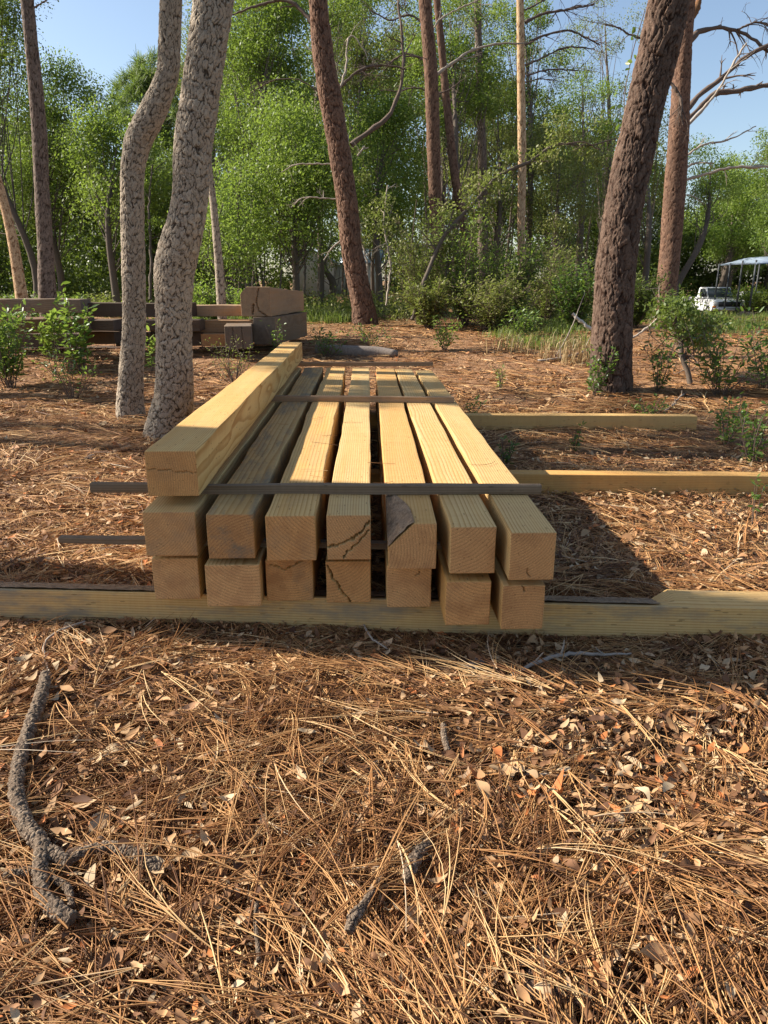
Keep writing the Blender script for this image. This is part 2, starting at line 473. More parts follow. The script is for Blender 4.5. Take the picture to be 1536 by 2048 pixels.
# ------------------------------------------------------------------ timbers
def gridlines(w, n, r):
    h = w / 2
    t = np.linspace(-h + r, h - r, n)
    e = np.array([0, .25, .6]) * r
    return np.concatenate([-h + e, t, (h - e)[::-1]])
def timber(name, w, h, L, seed, wob=.004, r=.004, n=16, cracks=(), wane=None, rough_end=0.0, taper=0.0):
    """local: x across, y along (0..L), z up (0..h). returns an MB"""
    gx = gridlines(w, n, r); gz = gridlines(h, n, r) + h / 2
    ny = max(8, int(L / .07))
    gy = np.concatenate([[0, .3 * r, .7 * r], np.linspace(r, L - r, ny), [L - .7 * r, L - .3 * r, L]])
    nend = 56
    ex = gridlines(w, nend, r); ez = gridlines(h, nend, r) + h / 2
    def deform(P):
        x, y, z = P[:, 0].copy(), P[:, 1].copy(), P[:, 2].copy()
        q = np.stack([np.clip(x, -w / 2 + r, w / 2 - r), np.clip(y, r, L - r), np.clip(z, r, h - r)], 1)
        dv = np.stack([x, y, z], 1) - q
        ln = np.linalg.norm(dv, axis=1)[:, None]
        P = np.where(ln > 1e-9, q + dv / np.maximum(ln, 1e-9) * r, q + dv)
        x, y, z = P[:, 0], P[:, 1], P[:, 2]
        tx = x / w + .5; tz = z / h
        wl, wr = sines(y, seed, 2.6) * wob, sines(y, seed + 1, 2.6) * wob
        wb, wt = sines(y, seed + 2, 2.2) * wob * .6, sines(y, seed + 3, 2.2) * wob * .6
        ed = 1 + 1.2 * (np.abs(tz - .5) * 2) ** 2
        x = x + (wl * (1 - tx) + wr * tx) * ed
        z = z + (wb * (1 - tz) + wt * tz) + taper * y / L * (tz)
        if wane is not None:
            sx, lim, kz = (tuple(wane) + (1.0,))[:3]      # lim(y): how far the corner plane lies inside the corner
            c = lim(y) + .006 * sines(y, seed + 7, 17) * (lim(y) > .004)
            a = (sx * x - w / 2) + kz * (z - h)        # 0 at the corner
            over = np.maximum(a + c, 0)
            x = x - sx * over / (1 + kz * kz); z = z - kz * over / (1 + kz * kz)
        return np.stack([x, y, z], 1)
    mb = MB()
    def face(A, B, f):
        a, b = np.meshgrid(A, B, indexing='ij')
        P = deform(f(a.ravel(), b.ravel()))
        na, nb = len(A), len(B)
        i = np.arange(na - 1)[:, None] * nb + np.arange(nb - 1)[None]
        return P, np.stack([i, i + nb, i + nb + 1, i + 1], -1).reshape(-1, 4)
    o = lambda v, like: np.full_like(like, v)
    mb.add(*face(gx, gy, lambda a, b: np.stack([a, b, o(h, a)], 1)))
    P, F = face(gx, gy, lambda a, b: np.stack([a, b, o(0, a)], 1)); mb.add(P, F[:, ::-1])
    P, F = face(gz, gy, lambda a, b: np.stack([o(w / 2, a), b, a], 1)); mb.add(P, F[:, ::-1])
    mb.add(*face(gz, gy, lambda a, b: np.stack([o(-w / 2, a), b, a], 1)))
    P, F = face(gx, gz, lambda a, b: np.stack([a, o(L, a), b], 1)); mb.add(P, F[:, ::-1])
    P, F = face(ex, ez, lambda a, b: np.stack([a, o(0, a), b], 1))
    inn = (np.abs(P[:, 0]) < w / 2 - .006) & (P[:, 2] > .006) & (P[:, 2] < h - .006)
    P[:, 1] += inn * rough_end * (np.random.default_rng(seed).random(len(P)) - .3)
    for k, (line, cw, depth) in enumerate(cracks):
        line = np.array(line) * np.array([w / 2, h / 2]) + np.array([0, h / 2])
        dmin = np.full(len(P), 9.0)
        jx = .006 * sines(P[:, 2], seed + 20 + k, 80); jz = .006 * sines(P[:, 0], seed + 30 + k, 80)
        for p, q in zip(line[:-1], line[1:]):
            d = q - p; ap = np.stack([P[:, 0] + jx, P[:, 2] + jz], 1) - p
            t = np.clip(ap @ d / (d @ d), 0, 1)
            dmin = np.minimum(dmin, np.linalg.norm(ap - t[:, None] * d, axis=1))
        P[:, 1] += depth * (dmin < cw * (.7 + .5 * np.abs(sines(P[:, 0] + P[:, 2], seed + 40, 60))))
    mb.add(P, F)
    return mb
def place_timber(name, mb, mat, loc, yaw, label, cat, group, pith=None, ring=.007, warm=.2, stain=.0, rot=None):
    o = mb.build(name, mat)
    o.location = [float(c) for c in loc]
    o.rotation_euler = rot if rot else (0, 0, yaw)
    g = np.random.default_rng(abs(hash(label)) % 10000 if False else sum(map(ord, label)))
    if pith is None: pith = (g.uniform(-.24, .24), g.choice([-.14, .30, .38]))
    o['pith_x'], o['pith_z'], o['ring'], o['warm'], o['stain'] = float(pith[0]), float(pith[1]), float(ring), float(warm), float(stain)
    return tag(o, label, cat, group, 'thing')

def edge_attr(o, v=.5):
    at = o.data.attributes.new('edge', 'FLOAT', 'POINT'); at.data.foreach_set('value', np.full(len(o.data.vertices), v, np.float32))
ZB0, ZC, ZST, ZB = 0.16, 0.355, 0.385, 0.585      # bunk top, lower row top, sticker top, upper row top
ord_ = ['leftmost', 'second from the left', 'third from the left', 'middle', 'third from the right', 'second from the right', 'rightmost']
# upper row: front top-left / top-right pixels, far-end pixels at top plane, warm, stain, pith, cracks
UP = [
 ((286, 1023), (387, 1025), (565, 735), (600, 735), .35, .25, (-.22, .30), [], 'under the single top timber'),
 ((411, 1027), (505, 1029), (610, 735), (648, 735), .25, .8, (.16, -.16), [], 'with grey mould streaks along its top'),
 ((531, 1031), (629, 1033), (653, 735), (692, 735), .30, .25, (.20, .34), [], 'half shaded by the single timber'),
 ((653, 1029), (741, 1032), (704, 735), (741, 735), .10, .1, (.30, .36), [([(1.0, .75), (.55, .25), (.1, -.1), (-1, -.45)], .0050, .06), ([(.95, .35), (.55, -.1), (.2, -.4), (-.3, -.9)], .0032, .04)], 'with a wide diagonal crack across its end'),
 ((777, 1046), (875, 1047), (752, 737), (788, 737), .65, .05, (-.25, .1), [], 'bark cornered with dark reddish end'),
 ((902, 1053), (993, 1055), (790, 738), (824, 738), .18, .0, (-.18, .36), [], 'with a clean speckled tan end'),
 ((1022, 1063), (1115, 1067), (831, 740), (864, 741), .12, .0, (-.15, .30), [([(-.2, -.5), (-.05, -.9)], .002, .012)], 'jutting out farthest'),
]
LOW = [
 ((303, 1116), (394, 1118), .45, .1, 'smooth pale brown end'),
 ((417, 1122), (512, 1137), .35, .0, 'light orange end'),
 ((530, 1119), (625, 1121), .85, .3, 'dark stain on its end'),
 ((653, 1122), (741, 1124), .25, .0, 'long curved crack down its end'),
 ((773, 1131), (863, 1133), .35, .0, 'dusty tan end'),
 ((891, 1161), (983, 1165), .75, .1, 'reddish speckled end'),
 ((1004, 1167), (1093, 1174), .40, .0, 'warm orange end'),
]
def pile():
    dirs = []
    for k, (tl, tr, fl, fr, warm, stain, pith, cracks, txt) in enumerate(UP):
        a, b = on_z(*tl, ZB), on_z(*tr, ZB); c, d = on_z(*fl, ZB), on_z(*fr, ZB)
        f, e = (a + b) / 2, (c + d) / 2
        w = float(np.linalg.norm(b - a)) 
        L = float(np.hypot(*(e - f)[:2])); yaw = math.atan2(-(e - f)[0], (e - f)[1])
        wane = None
        if k == 4:
            wane = (-1, lambda y: .105 * (1 - sst(.0, .7, y)) + .015 * np.exp(-((y - .25) / .15) ** 2))
        mb = timber('t', w, ZB - ZST, L, 100 + k * 13, .0042 if k in (1, 2) else .0020, .0045, cracks=cracks, wane=wane, rough_end=.0012)
        f[2] = ZST
        o = place_timber('sawn_beam', mb, M_PINE, f, yaw, ord_[k] + ' beam of the upper row, ' + txt, 'beam', 'sawn beams in the stickered pile', pith, .0105 + .002 * (k % 3), warm, stain)
        dirs.append((yaw, L, e))
        if k == 4:                                     # bark left on the wane
            g = np.random.default_rng(5)
            ny, nx = 150, 26
            yy, ss = np.meshgrid(np.linspace(.006, .62, ny), np.linspace(0, 1, nx), indexing='ij')
            lim = .105 * (1 - sst(0, .7, yy)) + .015 * np.exp(-((yy - .25) / .15) ** 2)
            hgt = .003 + (1 - sst(.4, .62, yy)) * np.sin(np.pi * ss) ** .7 * (.010 + .022 * vnoise(ss * 5, yy * 26, 1000, 5, 4))
            x = -w / 2 + lim * ss + hgt * -.7; z = (ZB - ZST) - lim * (1 - ss) + hgt * .7
            i = np.arange(ny - 1)[:, None] * nx + np.arange(nx - 1)[None]
            F = np.stack([i, i + nx, i + nx + 1, i + 1], -1).reshape(-1, 4)
            bk = MB().add(np.stack([x, yy, z], -1).reshape(-1, 3), F, g.random(ny * nx)).build('bark_edge', M_WANE)
            bk.parent = o; edge_attr(bk)
    for k, (tl, tr, warm, stain, txt) in enumerate(LOW):
        a, b = on_z(*tl, ZC), on_z(*tr, ZC)
        f = (a + b) / 2; w = float(np.linalg.norm(b - a))
        yaw, L, e = dirs[k]
        L = float(e[1] - f[1]) - .03 * (k % 3)
        cr = {3: [([(-.95, .75), (-.75, .3), (-.45, -.2), (-.3, -.5), (.1, -1.0)], .0042, .05)], 4: [([(.4, 1), (.45, .7), (.35, .5)], .002, .02)],
              2: [([(-.8, .8), (-.2, .55), (.3, .75), (.6, 1)], .0025, .02)], 6: [([(-.1, 1), (.1, .75)], .0022, .02)]}.get(k, [])
        mb = timber('t', w, ZC - ZB0, L, 400 + k * 13, .003, .0045, cracks=cr, rough_end=.0012)
        f[2] = ZB0
        place_timber('sawn_beam', mb, M_PINE, f, yaw, ord_[k] + ' beam of the lower row, ' + txt, 'beam', 'sawn beams in the stickered pile', None, .011 + .003 * (k % 2), warm, stain)
    # the single timber lying on the stickers
    zt = ZB + .045 + .2
    a, b, c, d = on_z(289, 901, zt), on_z(389, 903, zt), on_z(565, 684, zt), on_z(606, 684, zt)
    f, e = (a + b) / 2, (c + d) / 2
    L = float(np.hypot(*(e - f)[:2])); yaw = math.atan2(-(e - f)[0], (e - f)[1])
    mb = timber('t', float(np.linalg.norm(b - a)), .2, L, 777, .0026, .0045, cracks=[([(-.95, .2), (-.2, .17), (.3, .08), (.98, .05)], .0017, .012)], rough_end=.0012)
    f[2] = ZB + .045
    place_timber('sawn_beam', mb, M_PINE, f, yaw, 'single pine beam lying alone on top of the stickers at the left', 'beam', 'sawn beams in the stickered pile', (-.35, .12), .0095, .1, .12)
pile()
def sticker(p, q, z, h, dep, label, mat=M_OLD, warm=.1, seed=0, past=(0, 0)):
    a, b = on_z(*p, z), on_z(*q, z)
    dv = (b - a)[:2]; L = float(np.hypot(*dv)); dv = dv / L
    a = a - np.r_[dv * past[0], 0]; L += past[0] + past[1]
    mb = timber('s', dep, h, L, 900 + seed, .0055, .003, n=6)
    yaw = math.atan2(-dv[0], dv[1])
    nrm = np.array([-dv[1], dv[0]])       # pushes the strip back from its front edge
    a = a + np.r_[nrm * dep / 2, 0]
    place_timber('spacer_strip', mb, mat, (a[0], a[1], z + .0005), yaw, label, 'spacer strip', 'wooden spacer strips in the pile', (.0, -.3), .012, warm, .35)
sticker((180, 986), (1083, 991), ZB, .044, .035, 'weathered grey spacer strip across the beam tops nearest the front', seed=1)
sticker((545, 803), (908, 806), ZB, .044, .05, 'sunlit brownish spacer strip across the middle of the upper row', M_RED, .0, seed=2, past=(.35, 0))
sticker((600, 733), (866, 732), ZB, .044, .05, 'thin brown spacer strip across the far ends of the beams', M_RED, .4, seed=3, past=(.3, 0))
sticker((117, 1088), (880, 1100), ZC, .030, .04, 'grey spacer strip between the two rows poking out to the left', seed=4, past=(0, .35))
def bearer(p, q, z, h, dep, label, seed, stain, past=(0, 0), wane=None, warm=.35):
    a, b = on_z(*p, z), on_z(*q, z)
    dv = (b - a)[:2]; L = float(np.hypot(*dv)); dv = dv / L
    a = a - np.r_[dv * past[0], 0]; L += past[0] + past[1]
    mb = timber('s', dep, h, L, 950 + seed, .0035, .005, wane=wane)
    yaw = math.atan2(-dv[0], dv[1])
    nrm = np.array([-dv[1], dv[0]])
    a = a + np.r_[nrm * dep / 2, 0]
    o = place_timber('bearer_beam', mb, M_PINE, (a[0], a[1], z), yaw, label, 'beam', 'bearer beams under the pile', (.1, .3 if seed != 3 else -.1), .0125, warm, stain)
    return o, L
# local x points from back (+) ... -x is the far side after rotation? (yaw about -90deg: local +x -> world -y)
o, L = bearer((0, 1241), (1536, 1285), 0.0, ZB0 - .002, .20, 'long yellow bearer beam in front, bark edged and mould stained, under the pile', 1, .75, (.35, .9), warm=.4,
    wane=(-1, lambda y: .185 * (1 - sst(3.36, 3.44, y)), 3.2))
g = np.random.default_rng(8)
ny, nx = 150, 10
yy, ss = np.meshgrid(np.linspace(.02, 3.37, ny), np.linspace(0, 1, nx), indexing='ij')
hg = .006 + .010 * np.abs(sines(yy + ss * .2, 4, 22)) * np.sin(np.pi * ss) + .004 * g.random(yy.shape)
x = -.10 + .185 * ss - hg * .25; z = (ZB0 - .002) - .058 * (1 - ss) + hg * .95
i = np.arange(ny - 1)[:, None] * nx + np.arange(nx - 1)[None]
bk = MB().add(np.stack([x, yy, z], -1).reshape(-1, 3), np.stack([i, i + nx, i + nx + 1, i + 1], -1).reshape(-1, 4), g.random(ny * nx)).build('bark_edge', M_WANE, smooth=True)
bk.parent = o; edge_attr(bk)
bearer((1060, 990), (1536, 994), 0.0, ZB0 - .002, .13, 'golden bearer beam in the middle, running out right past the frame of the pile', 2, .12, (1.95, 1.6), warm=.6)
bearer((960, 860), (1392, 862), 0.0, ZB0 - .002, .14, 'short golden bearer beam farthest back, its end among green shoots', 3, .08, (2.75, 0), warm=.6)

# ------------------------------------------------------------------ far stack of old big timbers
def old_timber(u0, u1, vt, vb, d, dep, label, mat, yaw=0.0, warm=.3, seed=0, stain=.4, along='x', taper=0.0, wane=None, hscale=1.0, cracks=()):
    """front face spans the pixels u0..u1, vt..vb at depth d; along='x': length runs across, 'y': away"""
    zb = W((u0 + u1) / 2, vb, d)[2]; zt = W((u0 + u1) / 2, vt, d)[2]
    a, b = W(u0, vb, d), W(u1, vb, d)
    h = (zt - zb) * hscale
    if along == 'x':
        L = float(b[0] - a[0]) / math.cos(yaw)
        mb = timber('o', dep, h, L, 1200 + seed, .012, .008, wane=wane, taper=taper, cracks=cracks)
        loc = (a[0], a[1] + dep / 2, zb); rz = -math.pi / 2 + yaw
    else:
        wd = float(b[0] - a[0])
        mb = timber('o', wd, h, dep, 1200 + seed, .012, .008, wane=wane, taper=taper, cracks=cracks)
        loc = ((a[0] + b[0]) / 2, a[1], zb); rz = yaw
    place_timber('old_timber', mb, mat, loc, rz, label, 'timber', 'old timbers in the dark stack', None, .014, warm, stain)
old_timber(481, 541, 574, 633, 12.3, 2.4, 'big squared log on top of the dark stack, one corner chamfered', M_RED, R(-8), .25, 1, .3, 'y', -.10, (-1, lambda y: .12 + 0 * y), cracks=[([(-.1, -.2), (-.2, -.8)], .02, .08), ([(.3, .9), (.1, 0), (.25, -.6), (.8, -1)], .012, .05)])
old_timber(505, 553, 634, 690, 12.4, 2.2, 'big grey squared log right beneath the chamfered one', M_OLD, R(-8), .6, 2, .2, 'y')
old_timber(452, 503, 651, 699, 11.7, 2.2, 'grey square timber end poking out low with sunlit top', M_OLD, R(8), .1, 3, .5, 'y', cracks=[([(-.4, 1), (-.3, -1)], .004, .03), ([(.3, 1), (.35, -1)], .004, .03)])
old_timber(300, 484, 610, 633, 12.6, .4, 'reddish sawn timber right behind the oaks, topmost layer', M_RED, 0, .2, 4, .2)
old_timber(300, 506, 641, 665, 12.4, .4, 'reddish brown timber behind the oaks in the second layer', M_RED, R(1), .5, 5, .2)
old_timber(403, 452, 668, 692, 12.2, .6, 'orange brown short timber low beside the grey square end', M_RED, 0, .9, 6, .1)
old_timber(160, 384, 606, 634, 12.2, .4, 'nearly black long timber topmost between the thin pine and oaks', M_DARK, R(-1), .2, 7, .2)
old_timber(-90, 168, 598, 625, 12.0, .4, 'grey weathered long timber topmost at the far left', M_OLD, R(-2), .3, 8, .3)
old_timber(4, 152, 638, 668, 10.8, .75, 'wide grey brown slab with sunlit top at the left, second layer', M_OLD, R(14), .9, 9, .1)
old_timber(150, 226, 641, 661, 11.3, .5, 'dark sawn timber end in the second layer left of the oaks', M_DARK, R(2), .5, 10, .1)
old_timber(224, 400, 640, 662, 12.0, .4, 'black timber hidden behind the oaks in the second layer', M_DARK, 0, .2, 11, .2)
old_timber(165, 232, 664, 688, 11.7, .5, 'dark brown timber end in the third layer left of the oaks', M_DARK, R(-1), .9, 12, .0)
old_timber(-60, 166, 668, 694, 12.4, .4, 'shadowed dark timber in the third layer at the far left', M_DARK, 0, .3, 13, .2)
old_timber(232, 403, 666, 692, 12.3, .4, 'shadowed black timber behind the oaks in the third layer', M_DARK, 0, .3, 14, .2)
old_timber(-40, 330, 695, 722, 12.9, .4, 'black bottom timber on the ground at the left of the stack', M_DARK, 0, .3, 15, .2)
old_timber(330, 590, 694, 722, 12.9, .4, 'black bottom timber on the ground under the two big logs', M_DARK, 0, .3, 16, .2)

# ------------------------------------------------------------------ trunks
def trunk_mesh(mb, path, seg, n, cw, ch, amp, seed, flare=0.0, lump=.03, vs=1.0):
    """path rows: x,y,z,r. bark plates are real relief"""
    P = smooth_path(path, seg)
    V, F = tube(P[:, :3], P[:, 3], n, False)
    s = np.r_[0, np.cumsum(np.linalg.norm(np.diff(P[:, :3], axis=0), axis=1))]
    th = np.arange(n) / n
    rm = P[:, 3].mean()
    nu = max(6, int(round(2 * np.pi * rm / cw)))
    S, TH = np.meshgrid(s, th, indexing='ij')
    ub, vb = TH * nu, S / ch
    n1 = vnoise(ub, vb, nu, seed + 31, 4); n2 = vnoise(ub, vb, nu, seed + 57, 4)
    u = ub + .30 * np.sin(S * 2 * np.pi / (ch * 2.3) + seed) + 1.7 * n1
    v = vb + .25 * np.sin(TH * 2 * np.pi * 3 + seed) + 1.4 * n2
    e1, c1 = worley(u, v * vs, nu, seed)
    nu2 = nu * 2
    e2, c2 = worley(u * 2, v * 1.7, nu2, seed + 3)
    e3, c3 = worley(u * 4 + 3 * n2, v * 3.1, nu * 4, seed + 8)
    fine = vnoise(ub * 4, vb * 4, nu * 4, seed + 71, 3)
    crack = np.clip(e1 / .13, 0, 1)
    hgt = crack * (.55 + .45 * c1) + .32 * np.clip(e2 / .16, 0, 1) * (.4 + .6 * c2) + .22 * c3 + .5 * fine
    rad = P[:, 3][:, None] * (1 + lump * (np.sin(TH * 2 * np.pi * 2 + S * 2.1 + seed) * np.sin(S * 3.3 + seed * 1.7) + .6 * np.sin(TH * 2 * np.pi * 3 - S * 1.2)))
    if flare:
        rad = rad * (1 + flare * np.exp(-S / .16) * (1 + .45 * np.sin(TH * 2 * np.pi * 4 + seed)))
    c = np.repeat(P[:, :3], n, axis=0)
    dirn = V - c; dirn /= np.linalg.norm(dirn, axis=1)[:, None]
    V = c + dirn * (rad + amp * (hgt - 1.35)).reshape(-1, 1)
    mb.add(V, F, (.4 * c1 + .3 * c2 + .3 * c3).ravel())
    return np.minimum(e1, .06 + e2 * .6).ravel()
def build_trunk(root, path, mat, seg, n, cw, ch, amp, seed, flare=.15, lump=.03, name='trunk', vs=.75):
    mb = MB(); e = trunk_mesh(mb, path, seg, n, cw, ch, amp, seed, flare, lump, vs)
    o = mb.build(name, mat, root, smooth=False)
    at = o.data.attributes.new('edge', 'FLOAT', 'POINT'); at.data.foreach_set('value', e.astype(np.float32))
    return o
def px_path(rows, d0, lean=0.0, top=None, base_ground=True):
    """rows (u, v, width px) from BASE to top; depth d0 at the base, world Y shifting by lean per metre of height"""
    out = []
    for u, v, w in rows:
        d = d0
        for _ in range(4):
            p = W(u, v, d)
            y = W(rows[0][0], rows[0][1], d0)[1] + lean * (p[2] - W(rows[0][0], rows[0][1], d0)[2])
            d = y / (CP - (v - 1024) / FPX * SP)
        p = W(u, v, d)
        out.append([*p, w * d / FPX / 2])
    out = np.array(out)
    if base_ground:
        g = float(G(out[0][0], out[0][1]))
        b = out[0].copy(); b[2] = g - .12
        if b[2] < out[0][2] - .02: out = np.vstack([b, out])
    if top:
        for (dx, dy, dz, r) in top:
            out = np.vstack([out, [out[-1][0] + dx, out[-1][1] + dy, out[-1][2] + dz, r]])
    return out
def twigs(mb, p, dirn, L, r, g, depth=2, droop=.0, curl=.35, kids=4, n=5):
    """recursive bare branch"""
    m = 7
    P = [np.array(p, float)]; d = np.array(dirn, float); d /= np.linalg.norm(d)
    for i in range(m - 1):
        d = d + g.normal(0, curl / m * 1.6, 3) + np.array([0, 0, -droop / m]); d /= np.linalg.norm(d)
        P.append(P[-1] + d * L / (m - 1))
    P = np.array(P)
    mb.tube(P, np.linspace(r, r * .35, m), n if r > .01 else 4, g.random(), cap=False)
    if depth > 0:
        for k in range(kids):
            i = g.integers(2, m)
            dd = P[min(i, m - 1)] - P[i - 1]; dd /= np.linalg.norm(dd)
            nd = dd + g.normal(0, .65, 3)
            twigs(mb, P[i - 1] * .5 + P[min(i, m - 1)] * .5, nd, L * g.uniform(.3, .6), r * .45, g, depth - 1, droop, curl * 1.2, max(2, kids - 1), 4)
def px_branch(mb, rows, d, g, kids=5, depth=1, twl=.35, seg=24, dy=0.0, droop=.1):
    """rows (u, v, width px)"""
    P = np.array([[*W(u, v, d + dy * k), w * .78 * d / FPX / 2] for k, (u, v, w) in enumerate(rows)])
    S = smooth_path(P, seg)
    jit = g.normal(0, .38, (seg, 3)) * np.minimum(S[:, 3:4], .025) + sines(np.arange(seg) * 1.0, g.integers(1000), .9)[:, None] * np.minimum(S[:, 3:4], .02) * .9
    S[:, 3] *= 1 + .18 * g.normal(size=seg).clip(-1, 1)
    sl_ = np.linalg.norm(np.diff(S[:, :3], axis=0), axis=1).mean()
    S[:, :3] += np.clip(jit, -.16 * sl_, .16 * sl_)
    mb.tube(S[:, :3], S[:, 3], 7, g.random(), cap=False)
    for k in range(kids):
        i = g.integers(seg // 4, seg)
        dd = S[i, :3] - S[i - 1, :3]; dd /= np.linalg.norm(dd) + 1e-9
        twigs(mb, S[i, :3], dd + g.normal(0, .6, 3), twl * d / 10 * g.uniform(.5, 1.3), S[i, 3] * .5, g, depth, droop, .4, 3)
def needle_tufts(mb, P, g, n=34, L=.22, w=.006):
    """sprays of needles at points"""
    k = len(P)
    D = g.normal(size=(k, n, 3)); D[:, :, 2] += .35
    D /= np.linalg.norm(D, axis=2)[:, :, None]
    B = np.cross(D, g.normal(size=(k, n, 3))); B /= np.linalg.norm(B, axis=2)[:, :, None]
    LL = L * g.uniform(.7, 1.15, (k, n, 1))
    p = P[:, None] + g.normal(0, L * .18, (k, n, 3))
    V = np.stack([p - B * w, p + B * w, p + D * LL + B * w * .4, p + D * LL - B * w * .4], 2).reshape(-1, 3)
    mb.add(V, np.arange(len(V)).reshape(-1, 4), np.repeat((g.random((k, 1)) * .6 + g.random((k, n)) * .4).ravel(), 4))
def pine_crown(root, base, h, rad, g, nb=18, tufts=6, tl=.26, tw=.007, n=34, name='crown'):
    wood, need = MB(), MB()
    pts = []
    for i in range(nb):
        t = (i + .5) / nb
        z = t * h; r = rad * (1 - .65 * t) * g.uniform(.6, 1.1); a = g.uniform(0, 6.28)
        p0 = base + np.array([0, 0, z]); e = p0 + np.array([math.cos(a) * r, math.sin(a) * r, r * g.uniform(.05, .45)])
        Q = smooth_path(np.array([p0, p0 * .5 + e * .5 + [0, 0, -.05 * r], e]), 8)
        wood.tube(Q, np.linspace(.035, .012, 8), 5, .4, cap=False)
        for j in range(tufts):
            s = g.uniform(.4, 1.02)
            pts.append(p0 + (e - p0) * s + g.normal(0, .22 * rad * .5, 3))
    needle_tufts(need, np.array(pts), g, n, tl, tw)
    need.build(name, M_NEED, root)
    wood.build('branches', M_TWIG, root, smooth=True)

# --- the two oaks left of the pile
LEAFN, LEAFS = 3.0, 1.18
def leafy_crown(root, cents, g, mat, per=200, size=.07, rcl=.6, name='crown', flat=.7, ratio=.5, tint=(.0, 1.0), branch_from=None, bmat=None, lift=0.0):
    mb = MB()
    for c in cents:
        n = int(per * LEAFN * g.uniform(.6, 1.3))
        v = g.normal(size=(n, 3)); v /= np.linalg.norm(v, axis=1)[:, None]
        rr = g.random(n) ** .45
        rc = rcl * g.uniform(.65, 1.3)
        P = c + v * (rr * rc)[:, None] * np.array([1, 1, flat]) 
        tb = g.uniform(*tint)
        leaf_cloud(mb, P, size * LEAFS * g.uniform(.7, 1.25, n), ratio, .6, np.clip(tb * .65 + .35 * g.random(n) , 0, 1), g)
    mb.build(name, mat, root)
    if branch_from is not None:
        wb = MB()
        for c in cents:
            t = g.uniform(.25, .9); p0 = branch_from[int(t * (len(branch_from) - 1))]
            if p0[2] > c[2]: p0 = branch_from[int(.25 * (len(branch_from) - 1))]
            mid = p0 * .5 + c * .5 + g.normal(0, .2, 3) + [0, 0, -.2]
            Q = smooth_path(np.array([p0, mid, c]), 7)
            wb.tube(Q, np.linspace(.022, .006, 7) * min(1, rcl / .6), 5, g.random(), cap=False)
        wb.build('branches', bmat or M_TWIG, root, smooth=True)
def sph(c, r, n, g, squash=(1, 1, 1)):
    v = g.normal(size=(n, 3)); v /= np.linalg.norm(v, axis=1)[:, None]
    return np.array(c) + v * (g.random(n) ** .4)[:, None] * r * np.array(squash)

g = np.random.default_rng(21)
pA = px_path([(261, 828, 55), (262, 750, 48), (268, 650, 46), (267, 560, 46), (266, 500, 46), (265, 420, 47), (266, 340, 47), (277, 282, 52), (299, 238, 54), (321, 190, 50), (336, 145, 46), (339, 95, 45), (342, 0, 45)], 8.35, top=[(.05, .1, 1.0, .12), (.4, .3, 1.4, .09), (.3, 0, 1.2, .05)])
r1 = empty('oak_tree', pA[0][:3], 'slimmer S-bent grey oak with scaly bark, left of its thicker twin', 'tree')
build_trunk(r1, pA, M_OAKB, 800, 150, .040, .066, .014, 3, .28)
leafy_crown(r1, sph(pA[-1][:3] + [.3, .3, .6], 1.6, 16, g, (1, 1, .6)), g, M_LEAFD, 110, .075, .5, branch_from=pA[-4:, :3])
pB = px_path([(335, 866, 86), (338, 840, 82), (346, 800, 78), (348, 700, 74), (347, 600, 75), (349, 540, 80), (359, 495, 80), (371, 450, 76), (380, 400, 73), (384, 340, 74), (386, 300, 75), (400, 200, 76), (414, 100, 77), (428, 0, 77)], 7.45, top=[(.12, .05, 1.0, .19), (.5, .3, 1.5, .13), (.2, .3, 1.2, .06)])
r2 = empty('oak_tree', pB[0][:3], 'thicker leaning grey oak with blocky bark standing right beside the pile', 'tree')
build_trunk(r2, pB, M_OAKB, 860, 180, .045, .076, .017, 8, .28)
leafy_crown(r2, sph(pB[-1][:3] + [.3, .4, .6], 1.8, 18, g, (1, 1, .6)), g, M_LEAFD, 110, .075, .5, branch_from=pB[-4:, :3])
mb = MB()
for u, v in ((402, 100), (408, 168), (345, 470)):
    p = W(u, v, 7.15)
    for k in range(4):
        mb = MB(); twigs(mb, p, (g.normal(0, .6), -.5, g.normal(-.2, .5)), .28, .004, g, 1, .5, .6, 3, 4)
        mb.build('bare_twig', M_TWIGL, r2)

# --- pines
def pine(name, rows, d, mat, label, seg, n, cw, ch, amp, seed, lean=0.0, top_h=7.0, flare=.12, crown=(3.0, 2.2), cat='tree', group=None, tdx=0.0):
    p0 = px_path(rows, d, lean)
    slope = (p0[-1] - p0[-3]) / max(p0[-1][2] - p0[-3][2], .1)
    top = [(slope[0] * top_h * .5 + tdx, 0, top_h * .5, p0[-1][3] * .8), (slope[0] * top_h * .3, 0, top_h * .5, p0[-1][3] * .35)]
    p = px_path(rows, d, lean, top)
    r = empty(name, p[0][:3], label, cat, group)
    build_trunk(r, p, mat, seg, n, cw, ch, amp, seed, flare, vs=.5)
    if crown:
        pine_crown(r, p[-1][:3] - [0, 0, crown[0] * .8], crown[0], crown[1], np.random.default_rng(seed), 12, 5, .3, .008, 26)
    return r, p
PR, pRp = pine('pine_tree', [(730, 652, 52), (725, 610, 46), (715, 560, 44), (704, 500, 44), (694, 400, 44), (678, 300, 45), (661, 200, 46), (645, 100, 42), (636, 0, 38)], 17.6, M_REDB, 'red barked pine leaning left, alone behind the far end of the pile', 560, 128, .08, .16, .036, 4)
PM, pMp = pine('pine_tree', [(880, 610, 28), (876, 500, 27), (873, 450, 26), (867, 300, 27), (862, 150, 28), (850, 0, 26)], 21.0, M_REDB, 'straight slim reddish pine rising behind the bushes in the centre', 420, 64, .08, .14, .018, 5)
